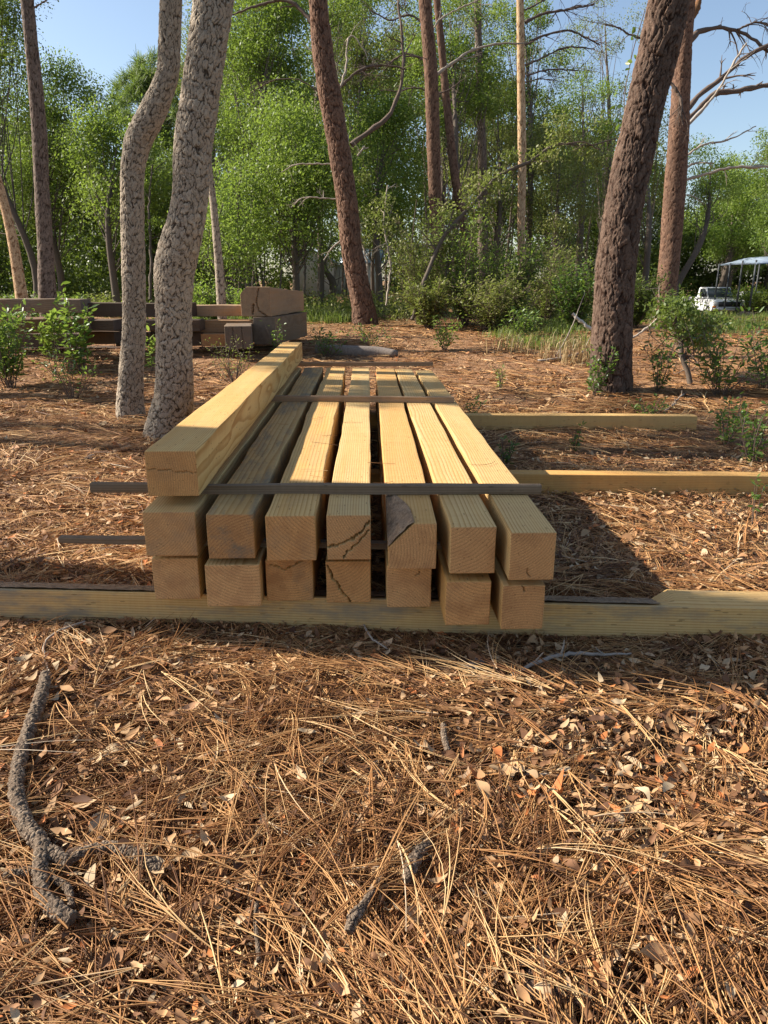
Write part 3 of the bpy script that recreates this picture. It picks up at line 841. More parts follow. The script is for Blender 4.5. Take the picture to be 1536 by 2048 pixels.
PB, pBp = pine('pine_tree', [(1220, 772, 87), (1221, 740, 84), (1223, 690, 82), (1228, 600, 80), (1235, 510, 79), (1243, 450, 79), (1260, 350, 77), (1282, 250, 76), (1305, 150, 78), (1318, 100, 80), (1338, 0, 84)], 9.9, M_PINEB, 'big dark barked pine, darkened for shade, leaning right, nearest on the right of the pile', 760, 170, .065, .16, .034, 6, flare=.1)
PF, pFp = pine('pine_tree', [(1329, 625, 44), (1331, 600, 42), (1340, 510, 41), (1348, 400, 42), (1355, 300, 41), (1361, 200, 38), (1366, 100, 36), (1371, 40, 34)], 19.0, M_REDB, 'reddish pine with long bare limbs behind the big leaning pine', 460, 80, .07, .12, .018, 7)
PL, pLp = pine('pine_tree', [(97, 612, 38), (95, 590, 36), (91, 500, 31), (85, 400, 29), (78, 250, 29), (66, 120, 27), (54, 0, 26)], 14.2, M_GREYB, 'tall thin grey pine behind the dark timber stack at the left', 480, 72, .055, .10, .014, 9)
PO, pOp = pine('dead_tree', [(46, 612, 25), (38, 560, 23), (27, 490, 20), (14, 430, 18), (-6, 355, 16)], 13.8, M_PEEL, 'orange peeled dead trunk leaning left behind the timber stack', 240, 48, .06, .12, .005, 10, top_h=.6, crown=None)
PC, pCp = pine('pine_tree', [(1052, 600, 20), (1047, 560, 18), (1044, 300, 17), (1042, 150, 16), (1040, 0, 15)], 27.0, M_PEEL, 'pale sunlit slim pine trunk standing deep in the right half of the wood', 300, 40, .09, .16, .012, 12)
PK, pKp = pine('pine_tree', [(945, 600, 21), (932, 470, 19), (914, 380, 18), (893, 200, 16), (880, 60, 15)], 26.0, M_REDB, 'reddish pine leaning left just right of the straight slim one', 300, 40, .09, .16, .012, 13)
PG, pGp = pine('pine_tree', [(966, 600, 24), (966, 470, 22), (964, 300, 18), (958, 120, 15)], 30.0, M_GREYB, 'dim grey pine half hidden behind leaves right of the slim reddish pines', 240, 36, .09, .16, .012, 14)
PW, pWp = pine('thin_tree', [(442, 596, 19), (437, 520, 17), (428, 420, 15), (418, 330, 13), (410, 220, 9)], 15.0, M_OAKB, 'thin pale grey sapling trunk just right of the thicker oak', 240, 40, .05, .07, .006, 15, top_h=1.2, crown=None)
PX, pXp = pine('thin_tree', [(697, 400, 10), (700, 330, 12), (694, 250, 10)], 19.0, M_OAKB, 'x', 10, 8, .05, .07, .002, 16, top_h=.2, crown=None) if False else (None, None)

# branches on these trees (each visible limb)
def limb(root, rows, d, seed, mat=M_TWIG, kids=5, depth=1, twl=.35, dy=0.0, droop=.1):
    mb = MB(); px_branch(mb, rows, d, np.random.default_rng(seed), kids, depth, twl, 24, dy, droop)
    return mb.build('dead_branch', mat, root, smooth=True)
limb(PR, [(632, 55, 15), (608, 25, 11), (575, 2, 8), (520, 10, 6), (462, 30, 4)], 17.4, 1, twl=.2, kids=4)
limb(PR, [(703, 290, 14), (740, 262, 13), (775, 235, 11), (800, 180, 9), (806, 90, 7), (795, 0, 6)], 17.8, 2, kids=7, twl=.35)
limb(PR, [(660, 225, 7), (690, 145, 5), (705, 72, 4), (722, 90, 3), (738, 120, 2.5)], 17.2, 3, M_TWIGL, kids=5, twl=.3, droop=.5)
limb(PR, [(680, 175, 8), (720, 140, 7), (760, 130, 5), (812, 138, 4)], 17.4, 4, kids=6)
limb(PR, [(672, 398, 4), (640, 396, 4), (605, 396, 3), (582, 415, 2)], 17.2, 5, M_TWIGL, kids=5, twl=.2)
limb(PR, [(660, 328, 4), (620, 328, 4), (590, 330, 3), (562, 345, 2)], 17.2, 6, M_TWIGL, kids=3, twl=.2)
limb(PR, [(635, 182, 4), (600, 160, 3), (560, 158, 3), (500, 185, 2)], 17.2, 7, kids=4, twl=.25)
limb(PR, [(684, 480, 4), (665, 495, 4), (648, 520, 3)], 17.0, 8, M_TWIGL, kids=2, twl=.15)
limb(PR, [(715, 312, 5), (724, 300, 4), (730, 292, 3)], 17.2, 9, M_TWIGL, kids=3, twl=.2)
limb(PR, [(655, 10, 3), (660, 60, 3), (666, 110, 2), (662, 160, 2)], 16.9, 10, M_TWIGL, kids=5, twl=.25, droop=.8)
limb(PM, [(872, 150, 9), (910, 122, 7), (950, 98, 6), (1000, 88, 5), (1050, 86, 3)], 20.9, 11, M_TWIGL, kids=5, twl=.25)
limb(PM, [(850, 50, 6), (820, 30, 5), (780, 40, 4), (740, 20, 3)], 20.9, 12, kids=9, depth=2, twl=.35)
limb(PM, [(848, 120, 6), (815, 108, 5), (770, 130, 4), (720, 135, 3)], 20.9, 13, kids=8, depth=2, twl=.35)
limb(PM, [(855, 75, 5), (880, 40, 4), (930, 12, 4), (980, -8, 3)], 20.9, 14, M_TWIGL, kids=8, depth=2, twl=.3)
limb(PM, [(860, 185, 4), (830, 175, 4), (800, 182, 3), (760, 180, 2)], 20.8, 15, kids=5, twl=.25)
limb(PM, [(870, 190, 4), (900, 178, 3), (925, 160, 2)], 20.8, 16, kids=4, twl=.25)
for k, rows in enumerate([[(1050, 45, 9), (1085, 28, 7), (1130, 20, 6), (1190, 8, 4)], [(1050, 90, 7), (1090, 70, 6), (1140, 62, 5), (1200, 90, 3)],
                          [(1050, 130, 6), (1080, 118, 5), (1130, 95, 4), (1190, 98, 3)], [(1052, 152, 5), (1090, 140, 4), (1155, 141, 3)],
                          [(1050, 165, 4), (1080, 158, 3), (1120, 162, 2)], [(1050, 20, 5), (1080, 5, 4), (1110, -20, 3)]]):
    limb(PC, rows, 26.8, 30 + k, M_TWIG, kids=10, depth=2, twl=.32, droop=.2)
limb(PF, [(1372, 90, 20), (1392, 68, 15), (1430, 55, 11), (1475, 62, 9), (1540, 105, 7), (1600, 170, 5)], 18.9, 41, kids=12, depth=2, twl=.38, droop=.7)
limb(PF, [(1368, 225, 14), (1400, 190, 13), (1445, 155, 12), (1490, 115, 11), (1560, 85, 10), (1640, 90, 7)], 18.8, 42, M_TWIG, kids=8, depth=1, twl=.35, droop=.3)
limb(PF, [(1370, 245, 10), (1398, 215, 10), (1428, 190, 14), (1480, 180, 13), (1540, 170, 12), (1620, 155, 10)], 18.7, 43, M_TWIG, kids=5, twl=.3)
limb(PF, [(1368, 258, 8), (1400, 225, 8), (1430, 190, 6), (1468, 125, 6), (1495, 85, 4)], 18.5, 44, M_TWIGL, kids=4, twl=.25)
limb(PF, [(1372, 50, 20), (1388, 25, 20), (1400, -5, 16), (1410, -60, 12)], 18.9, 45, M_PEEL, kids=0)
limb(PF, [(1365, 318, 5), (1405, 290, 5), (1450, 282, 4), (1512, 252, 2.5)], 18.7, 46, M_TWIGL, kids=4, twl=.25)
limb(PF, [(1360, 350, 5), (1385, 328, 5), (1428, 326, 3)], 18.7, 47, M_TWIGL, kids=3, twl=.2)
limb(PF, [(1365, 362, 7), (1410, 348, 7), (1460, 336, 7), (1560, 335, 5)], 18.7, 48, M_TWIGL, kids=3, twl=.2)
limb(PF, [(1358, 397, 3), (1375, 390, 3), (1408, 408, 2)], 18.7, 49, M_TWIGL, kids=1, twl=.15)
limb(PF, [(1475, 60, 6), (1510, 45, 5), (1560, 60, 4)], 18.8, 51, M_TWIG, kids=14, depth=2, twl=.4, droop=.9)
limb(PB, [(1340, 165, 8), (1352, 180, 9), (1362, 200, 8), (1362, 232, 6), (1366, 250, 3)], 9.6, 52, M_TWIG, kids=4, twl=.4)
limb(PB, [(1290, 78, 6), (1262, 70, 5), (1235, 55, 4), (1212, 50, 3)], 9.7, 53, M_TWIG, kids=4, twl=.4)
limb(PB, [(1200, 300, 3), (1170, 285, 3), (1120, 290, 2)], 9.7, 54, M_TWIG, kids=2, twl=.3)
limb(PL, [(62, 20, 5), (85, 5, 4), (110, -10, 3)], 14.0, 55, kids=3, twl=.2)

# ------------------------------------------------------------------ background trees of the wood
def px_cents(u0, u1, v0, v1, d, n, g, round_=True, dd=1.2):
    out = []
    while len(out) < n:
        a, b, c = g.uniform(-1, 1, 3)
        if round_ and a * a + b * b + .6 * c * c > 1.0: continue
        out.append(W((u0 + u1) / 2 + a * (u1 - u0) / 2, (v0 + v1) / 2 + b * (v1 - v0) / 2, d + c * dd))
    return np.array(out)
def wood_tree(u, d, box, n, mat, label, seed, per=190, size=.085, rcl=.95, tr=14, bmat=M_TRUNKF, group=None, tint=(0, 1), dd=1.5, lean=0, flat=.75, name='oak_tree', ratio=.5):
    g = np.random.default_rng(seed)
    p = W(u, 600, d); gz = float(G(p[0], p[1]))
    top = W((box[0] + box[1]) / 2, box[2] * .7 + box[3] * .3, d)
    path = np.array([[p[0], p[1], gz - .1, tr * d / FPX / 2 * 1.15], [p[0] + g.normal(0, .08), p[1], gz + 1.0, tr * d / FPX / 2], [p[0] * .6 + top[0] * .4 + g.normal(0, .15), p[1], gz * .5 + top[2] * .5, tr * d / FPX / 2 * .7], [top[0], top[1], top[2], .02]])
    S = smooth_path(path, 22)
    r = empty(name, S[0][:3], label, 'tree', group)
    MB().tube(S[:, :3], S[:, 3], 10, .5, cap=False).build('trunk', bmat, r, smooth=True)
    cents = px_cents(*box, d, n, g, True, dd)
    leafy_crown(r, cents, g, mat, per, size, rcl, branch_from=S[:, :3], bmat=bmat, tint=tint, flat=flat, ratio=ratio)
    return r
GW = 'leafy trees of the wood'
wood_tree(70, 25, (-130, 75, -140, 420), 46, M_LEAFD, 'dark leafy oak at the far left edge behind the thin grey pine', 201)
wood_tree(120, 27, (15, 215, 120, 470), 56, M_LEAF, 'round topped bright green oak below the open sky at the left', 202, tint=(.2, 1))
wood_tree(235, 23, (135, 330, 235, 440), 34, M_LEAF, 'low spreading green oak left of the S-bent oak', 203, per=150, tint=(.1, .9))
wood_tree(310, 30, (230, 420, 300, 500), 30, M_LEAFD, 'dim dark oak behind the pair of grey oaks', 204)
wood_tree(500, 24, (430, 625, -60, 400), 78, M_LEAF, 'tall bright green oak right behind the thicker grey oak', 205, tint=(.15, 1))
wood_tree(590, 21, (500, 690, 170, 510), 60, M_LEAF, 'bushy bright green oak left of the red barked pine', 206, tint=(.15, 1))
wood_tree(455, 19.5, (395, 500, 330, 560), 26, M_LEAFY, 'low bright leafy sapling between the thicker oak and the white house', 207, per=130, size=.07)
wood_tree(760, 25, (690, 850, 190, 480), 46, M_LEAF, 'leafy green oak between the red pine and the straight slim pine', 208)
wood_tree(715, 33, (610, 850, -80, 230), 50, M_LEAFO, 'olive green tree crown high above the bare red pine limbs', 209, per=170, size=.1)
wood_tree(915, 27, (800, 1000, -60, 280), 60, M_LEAF, 'light loose leafed tree right of the straight slim pine', 210, per=120, rcl=.7)
wood_tree(990, 30, (890, 1100, 130, 470), 52, M_LEAFO, 'olive leafed tree behind the arching bare limb', 211, per=130)
wood_tree(1110, 29, (1040, 1200, 230, 520), 34, M_LEAFO, 'grey olive tree just left of the big leaning pine', 212, per=130)
wood_tree(1150, 34, (1080, 1250, 100, 340), 30, M_LEAFY, 'sparse feathery pale green tree against blue sky', 213, per=90, rcl=.6)
wood_tree(1040, 31, (965, 1130, -60, 280), 44, M_LEAF, 'leaf clad tree wrapped round the pale sunlit slim trunk', 214, per=110, rcl=.6)
wood_tree(1285, 33, (1225, 1345, 160, 560), 26, M_LEAFO, 'shaded olive tree seen between the two right pines', 215, per=130)
wood_tree(1345, 34, (1365, 1480, 280, 420), 20, M_LEAFY, 'yellow green tree behind the lowest bare limbs on the right', 216, per=120, rcl=.7)
wood_tree(1440, 52, (1370, 1560, 330, 545), 46, M_LEAFY, 'broad sunlit yellow green tree behind the white pickup', 217, per=170, size=.14, rcl=1.2, dd=2.5)
wood_tree(1535, 46, (1480, 1640, 260, 520), 44, M_LEAF, 'green tree at the right edge above the carport roof', 218, per=150, size=.13, rcl=1.1, dd=2.5)
wood_tree(1455, 60, (1415, 1500, 300, 400), 10, M_LEAFY, 'small pale green treetop poking into the blue sky at the right', 219, per=110, size=.15, rcl=1.0)
wood_tree(1530, 62, (1500, 1580, 270, 400), 10, M_LEAFO, 'greyish treetop at the right edge below the bare limbs', 220, per=110, size=.15, rcl=1.0)
wood_tree(1190, 37, (1120, 1300, -40, 260), 26, M_LEAFO, 'thin leafed olive tree high behind the top of the big leaning pine', 223, per=80, rcl=.8)
wood_tree(880, 36, (760, 1010, -80, 330), 60, M_LEAFO, 'dull olive tree filling the gap behind the straight slim pine', 224, per=130)
wood_tree(660, 33, (560, 770, 440, 560), 14, M_LEAF, 'low leafy tree veiling the white house', 225, per=70, rcl=.6)
wood_tree(640, 29, (540, 760, -140, 100), 34, M_LEAF, 'tall green crown behind the top of the red barked pine', 221, per=150)
wood_tree(430, 31, (330, 560, -60, 320), 50, M_LEAFO, 'dull green tall tree behind the top of the thicker oak', 222, per=150)
# a pine with needle crown far left of centre
r = empty('pine_tree', (W(300, 600, 33)[0], W(300, 600, 33)[1], .4), 'bushy long needled pine top beside the open sky at the left', 'tree')
gp = np.random.default_rng(301)
b0 = np.array(r.location); top = W(300, 110, 33)
MB().tube(smooth_path(np.array([b0, b0 * .5 + top * .5 + [.2, 0, 0], top]), 14), np.linspace(.2, .03, 14), 8, .5, cap=False).build('trunk', M_TRUNKF, r, smooth=True)
pts = np.concatenate([px_cents(208, 400, 135, 320, 33, 130, gp, True, 1.6), px_cents(260, 380, 110, 200, 33, 40, gp, True, 1.2)])
mb = MB(); needle_tufts(mb, pts, gp, 80, .45, .014); mb.build('crown', M_NEED, r)
mb = MB()
for p in pts[::4]:
    q = b0 + (top - b0) * gp.uniform(.5, .9); mb.tube(smooth_path(np.array([q, q * .5 + p * .5 - [0, 0, .15], p]), 6), np.linspace(.04, .015, 6), 5, .5, cap=False)
mb.build('branches', M_TWIG, r, smooth=True)

# bare arching limb crossing the centre right: a leaning sapling
def leaning_stem(rows, d, label, seed, leaves=0, mat=M_TRUNKF, kids=9, name='leaning_sapling', twl=.3, lm=M_LEAFO):
    g = np.random.default_rng(seed)
    p, _ = W(rows[0][0], rows[0][1], d), 0
    r = empty(name, (p[0], p[1], float(G(p[0], p[1]))), label, 'sapling')
    mb = MB(); px_branch(mb, rows, d, g, kids, 2, twl, 30, 0, .1)
    mb.build('trunk', mat, r, smooth=True)
    if leaves:
        cs = [W(np.interp(t, np.linspace(0, 1, len(rows)), [q[0] for q in rows]) + g.normal(0, 25), np.interp(t, np.linspace(0, 1, len(rows)), [q[1] for q in rows]) + g.normal(0, 22), d) for t in g.uniform(.35, 1, leaves)]
        leafy_crown(r, np.array(cs), g, lm, 55, .07, .35)
    return r
leaning_stem([(825, 640, 9), (850, 560, 10), (890, 470, 10), (945, 410, 9), (1000, 350, 9), (1062, 322, 8), (1120, 287, 7), (1168, 292, 6), (1232, 275, 4)], 16.5, 'long grey sapling arching right across the centre of the wood', 401, 16, kids=14)
leaning_stem([(870, 640, 7), (890, 560, 6), (905, 480, 5), (925, 430, 3)], 16.8, 'thin straight sapling just right of the arching grey one', 402, 8)
leaning_stem([(772, 610, 5), (780, 520, 5), (768, 460, 4), (775, 370, 3)], 18.5, 'pale twiggy sapling just right of the red barked pine', 403, 6, M_TWIGL)
leaning_stem([(738, 620, 5), (735, 540, 5), (715, 440, 8), (702, 340, 9), (695, 270, 6)], 18.9, 'light grey stem standing close behind the red barked pine', 404, 4, M_OAKB if False else M_TWIGL, kids=3)
for k, (u, w, d) in enumerate([(478, 8, 20), (505, 6, 22), (527, 5, 24), (560, 6, 24), (608, 6, 26), (640, 8, 27), (300, 8, 22)]):
    leaning_stem([(u, 600, w), (u + 2, 520, w * .9), (u - 2 + k % 3 * 3, 420, w * .7), (u + 4, 330, w * .4)], d, ['pale thin trunk right of the grey sapling trunk, before dark wood', 'thin grey stem in the gap left of the white house', 'slender stem left of the white house, close beside another', 'slender stem standing at the left end of the white house', 'dark slender stem before the white house wall', 'thicker dark stem before the right part of the white house', 'thin reddish trunk seen between the two grey oaks'][k], 420 + k, 5, kids=4, name='thin_tree', lm=M_LEAF)

# the far wood that reads as one mass
def far_woods():
    g = np.random.default_rng(77)
    mb = MB()
    prof_u = [-900, -300, 0, 120, 170, 230, 330, 420, 600, 820, 900, 1000, 1100, 1200, 1300, 1380, 1440, 1536, 2200]
    prof_v = [100, 60, 170, 240, 330, 330, 300, 90, 60, 70, 110, 150, 220, 260, 300, 420, 415, 400, 360]
    cs = []
    for k in range(2300):
        d = g.uniform(40, 70)
        u = g.uniform(-500, 1950); vt = np.interp(u, prof_u, prof_v) + g.normal(0, 18)
        v = vt + (600 - vt) * g.random() ** .8
        if u > 1150 and d < 54: d += 14
        cs.append((W(u, v, d), d, u, v))
    for p, d, u, v in cs:
        if 560 < u < 790 and v > 475 and d < 56: continue
        if 1350 < u and v > 500 and d < 62: continue
        n = 260
        v = g.normal(size=(n, 3)); v /= np.linalg.norm(v, axis=1)[:, None]
        rc = g.uniform(.8, 1.7) * d / 50
        leaf_cloud(mb, p + v * (g.random(n) ** .5 * rc)[:, None] * [1, 1, .7], .24 * d / 50 * g.uniform(.6, 1.3, n), .55, .6, np.clip(g.uniform(0, .9) + g.normal(0, .12, n), 0, 1), g)
    # denser dim interior at the left
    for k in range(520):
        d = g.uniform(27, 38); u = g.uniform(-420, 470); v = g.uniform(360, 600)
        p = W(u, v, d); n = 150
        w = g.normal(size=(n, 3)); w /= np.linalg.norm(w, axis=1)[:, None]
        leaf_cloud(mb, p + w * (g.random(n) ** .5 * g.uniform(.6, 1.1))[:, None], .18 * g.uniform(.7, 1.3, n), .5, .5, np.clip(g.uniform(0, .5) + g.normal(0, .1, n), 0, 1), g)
    for k in range(80):
        d = g.uniform(34, 60); u = g.uniform(-300, 1330); p = W(u, 590, d)
        if 585 < u < 600 or 612 < u < 650: continue
        z = float(G(p[0], p[1])); hgt = g.uniform(5, 9)
        Q = np.array([[p[0], p[1], z - .1], [p[0] + g.normal(0, .2), p[1], z + hgt * .5], [p[0] + g.normal(0, .5), p[1], z + hgt]])
        mb.tube(smooth_path(Q, 8), np.linspace(g.uniform(.06, .16), .03, 8), 6, g.random(), 1, False)
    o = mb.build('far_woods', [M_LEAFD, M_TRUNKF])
    tag(o, 'dense dark green wood of many trees closing off the background', 'woods', kind='stuff')
far_woods()
def undergrowth():
    g = np.random.default_rng(78)
    mb = MB()
    for k in range(620):
        u = g.uniform(-150, 1750); d = g.uniform(19, 34)
        if 1360 < u and d < 40: d = g.uniform(52, 60)
        x, y = W(u, 600, d)[:2]
        if u < 540 and d < 21: continue
        if x > 9.5 and 20 < y < 50: continue
        z = float(G(x, y)); n = 110; r = g.uniform(.3, .75)
        v = g.normal(size=(n, 3)); v /= np.linalg.norm(v, axis=1)[:, None]; v[:, 2] = np.abs(v[:, 2]) * g.uniform(.8, 1.5)
        leaf_cloud(mb, np.array([x, y, z]) + v * (g.random(n) ** .5 * r)[:, None], .115 * g.uniform(.7, 1.3, n), .5, .5, np.clip(g.uniform(0, .9) + g.normal(0, .12, n), 0, 1), g)
    o = mb.build('undergrowth', M_LEAFO)
    tag(o, 'low tangle of olive green brush along the edge of the wood', 'undergrowth', kind='stuff')
undergrowth()
def grass(name, spots, label, mat, seed, n=90, h=.4):
    g = np.random.default_rng(seed); mb = MB()
    for x, y, r, hs in spots:
        k = n
        bx = x + g.normal(0, r, k); by = y + g.normal(0, r, k); bz = G(bx, by)
        L = h * hs * g.uniform(.5, 1.2, k); a = g.uniform(0, 6.28, k); ln = g.uniform(.15, .8, k)
        dx, dy = np.cos(a) * ln, np.sin(a) * ln
        w = .004 + .0035 * g.random(k)
        P0 = np.stack([bx, by, bz - .01], 1); P1 = P0 + np.stack([dx * .3, dy * .3, np.full(k, .65)], 1) * L[:, None]; P2 = P1 + np.stack([dx * .7, dy * .7, .3 - ln * .4], 1) * L[:, None]
        B = np.stack([-np.sin(a + .6), np.cos(a + .6), 0 * a], 1) * w[:, None]
        V = np.stack([P0 - B, P0 + B, P1 + B, P1 - B, P2 + B * .2, P2 - B * .2], 1).reshape(-1, 3)
        i = np.arange(k)[:, None] * 6
        mb.add(V, np.concatenate([i + [[0, 1, 2, 3]], i + [[3, 2, 4, 5]]]), np.repeat(g.random(k), 6))
    return tag(mb.build(name, mat), label, 'grass', kind='stuff')
g = np.random.default_rng(90)
sp = []
for k in range(85):
    u, d = g.uniform(520, 720), g.uniform(17.5, 24); p = W(u, 640, d); sp.append((p[0], p[1], .2, g.uniform(.7, 1.3)))
for k in range(120):
    u, d = g.uniform(1380, 1700), g.uniform(15, 24); p = W(u, 640, d); sp.append((p[0], p[1], .22, g.uniform(.4, .9)))
for k in range(70):
    u, d = g.uniform(1000, 1180), g.uniform(13, 20); p = W(u, 640, d); sp.append((p[0], p[1], .2, g.uniform(.4, .8)))
for k in range(50):
    u, d = g.uniform(330, 480), g.uniform(15, 20); p = W(u, 640, d); sp.append((p[0], p[1], .2, g.uniform(.7, 1.2)))
grass('green_grass', sp, 'thin yellowish green grass scattered beyond the needle covered ground', M_GRASS, 91, 60, .34)
c, _ = on_ground(1110, 712)
grass('dry_grass', [(c[0] + g.normal(0, .5), c[1] + g.normal(0, .5), .14, g.uniform(.7, 1.1)) for k in range(5)], 'pale dry straw clump beside the big leaning pine', M_STRAW, 92, 60, .42)

# ------------------------------------------------------------------ shrubs and shoots
def shrub(u, v, wpx, hpx, label, seed, mat=M_SHRUB, ns=9, nl=26, L=.06, ratio=.42, name='shrub', cat='shrub', d=None, stem=.006, spread=1.0, group=None, bare=.15, tint=(0, 1)):
    g = np.random.default_rng(seed)
    p, dd = on_ground(u, v)
    if d: dd = d; p = W(u, v, d); p[2] = float(G(p[0], p[1]))
    w, h = wpx * dd / FPX / 2, hpx * dd / FPX
    r = empty(name, p, label, cat, group)
    st, lf = MB(), MB()
    for k in range(ns):
        a = g.uniform(0, 6.28); e = p + np.array([math.cos(a) * w * g.uniform(.2, 1) * spread, math.sin(a) * w * g.uniform(.2, 1) * spread, h * g.uniform(.55, 1.05)])
        b = p + np.array([math.cos(a), math.sin(a), 0]) * w * .12 * g.random()
        b[2] = float(G(b[0], b[1])) - .02
        Q = smooth_path(np.array([b, b * .5 + e * .5 + [0, 0, h * .08] + g.normal(0, w * .1, 3), e]), 10)
        st.tube(Q, np.linspace(stem, stem * .35, 10), 5, g.random(), cap=False)
        ts = g.uniform(bare, 1.0, nl); P = np.stack([np.interp(ts, np.linspace(0, 1, 10), Q[:, c]) for c in range(3)], 1)
        # side twigs
        tw = g.normal(0, 1, (nl, 3)); tw[:, 2] = np.abs(tw[:, 2]) * .6; tw /= np.linalg.norm(tw, axis=1)[:, None]
        off = tw * (w * .22 * g.random(nl))[:, None]
        for j in range(0, nl, 4):
            st.tube(np.array([P[j], P[j] + off[j] * .6, P[j] + off[j]]), stem * .3, 4, .5, cap=False)
        P = P + off
        A = tw + g.normal(0, .35, (nl, 3)); N = g.normal(0, .5, (nl, 3)); N[:, 2] += 1
        fold_leaves(lf, P, A, N, L * 1.3 * g.uniform(.6, 1.2, nl), ratio, np.clip(g.uniform(*tint) * .6 + .4 * g.random(nl), 0, 1))
    st.build('stem', M_TWIG, r, smooth=True)
    lf.build('foliage', mat, r)
    return r
shrub(20, 775, 160, 190, 'large dark green shrub at the left edge before the timber stack', 501, M_SHRUB, 26, 46, .075)
shrub(165, 745, 100, 165, 'glossy green shrub with upright leafy shoots before the stack', 502, M_SHRUB, 9, 34, .10, tint=(.5, 1))
shrub(100, 720, 70, 75, 'low leafy shoots between the big left shrub and glossy one', 503, M_SHRUB, 8, 22, .08)
shrub(100, 690, 60, 140, 'slim yellow green sapling rising in front of the timber stack', 504, M_LEAFY, 4, 46, .085, bare=.62, d=10.4, name='sapling', cat='sapling', tint=(.4, 1))
shrub(150, 800, 210, 100, 'straggly low shrub at the foot of the slimmer oak', 505, M_SHRUB, 12, 18, .045, bare=.3)
shrub(305, 745, 34, 95, 'bright shoot squeezed between the two grey oaks', 506, M_LEAFY, 4, 18, .085, tint=(.4, 1))
shrub(470, 770, 150, 95, 'dry twiggy weed with small leaves behind the top beam', 507, M_LEAFO, 18, 16, .03, bare=.35)
shrub(555, 715, 60, 75, 'green weed leaning before the two big logs', 508, M_SHRUB, 7, 16, .05)
shrub(655, 715, 110, 55, 'dark low shrub behind the far end of the beams', 509, M_SHRUB, 14, 24, .05, tint=(0, .5))
shrub(740, 695, 120, 45, 'low green weeds at the foot of the red pine', 510, M_SHRUB, 12, 18, .045)
shrub(890, 700, 90, 60, 'small bright green shrub alone on the needle covered ground', 511, M_LEAFY, 12, 26, .055)
shrub(1045, 675, 110, 55, 'bright leafy shrub before the brush, left of the dry straw', 512, M_SHRUB, 14, 30, .07, tint=(.4, 1))
shrub(1000, 780, 60, 60, 'small sparse weed on needles left of the big leaning pine', 513, M_LEAFO, 5, 16, .045)
shrub(1190, 790, 70, 95, 'green shrub hugging the left foot of the big leaning pine', 514, M_SHRUB, 9, 26, .055)
shrub(1315, 785, 120, 110, 'leafy shrub right of the foot of the big leaning pine', 515, M_SHRUB, 10, 24, .06, tint=(0, .7))
shrub(1440, 790, 210, 150, 'wide spreading shrub with dark pointed leaves at the right', 516, M_SHRUB, 18, 26, .075, .34, tint=(0, .5))
shrub(1525, 780, 150, 150, 'dark pointed leaf shrub at the right edge', 517, M_SHRUB, 12, 24, .08, .34, tint=(0, .5))
shrub(1450, 890, 110, 95, 'bright green shrub at the end of the back bearer beam', 518, M_SHRUB, 10, 26, .045, tint=(.4, 1))
shrub(1505, 930, 90, 130, 'leafy green shrub behind the middle bearer beam at right edge', 519, M_SHRUB, 8, 26, .045, tint=(.2, .9))
shrub(1505, 1060, 40, 140, 'two thin leafy sprigs in front of the middle bearer beam', 520, M_SHRUB, 3, 10, .035, bare=.4, stem=.003)
shrub(1150, 905, 36, 60, 'tiny dark leafed sprout between the two right bearer beams', 521, M_SHRUB, 4, 14, .035, tint=(0, .4))
shrub(945, 832, 44, 40, 'tiny bright sprout at the right side of the pile', 522, M_SHRUB, 5, 12, .04, tint=(.4, 1))
shrub(1010, 935, 50, 80, 'dark sprout in the shadow at the right side of the pile', 523, M_SHRUB, 5, 14, .04, tint=(0, .4))
shrub(1300, 835, 120, 45, 'low sparse weeds behind the back bearer beam', 524, M_SHRUB, 9, 12, .045)
# sapling with grey trunk at right
ps, ds = on_ground(1378, 768)
r = empty('sapling', ps, 'crooked grey sapling with dark green crown before the white pickup', 'sapling')
gs = np.random.default_rng(530)
Q = smooth_path(np.array([[*W(u, v, ds), w * ds / FPX / 2] for u, v, w in [(1381, 772, 11), (1376, 745, 10), (1364, 715, 9), (1362, 690, 9), (1352, 655, 8), (1356, 615, 5)]]), 24)
MB().tube(Q[:, :3], Q[:, 3], 10, .5, cap=False).build('trunk', M_TRUNKF, r, smooth=True)
cs = np.concatenate([px_cents(1305, 1385, 592, 655, ds, 18, gs, True, .5), px_cents(1380, 1450, 625, 690, ds + .3, 14, gs, True, .4), px_cents(1335, 1385, 650, 690, ds, 6, gs, True, .3)])
leafy_crown(r, cs, gs, M_LEAFD, 26, .06, .24, branch_from=Q[:, :3])
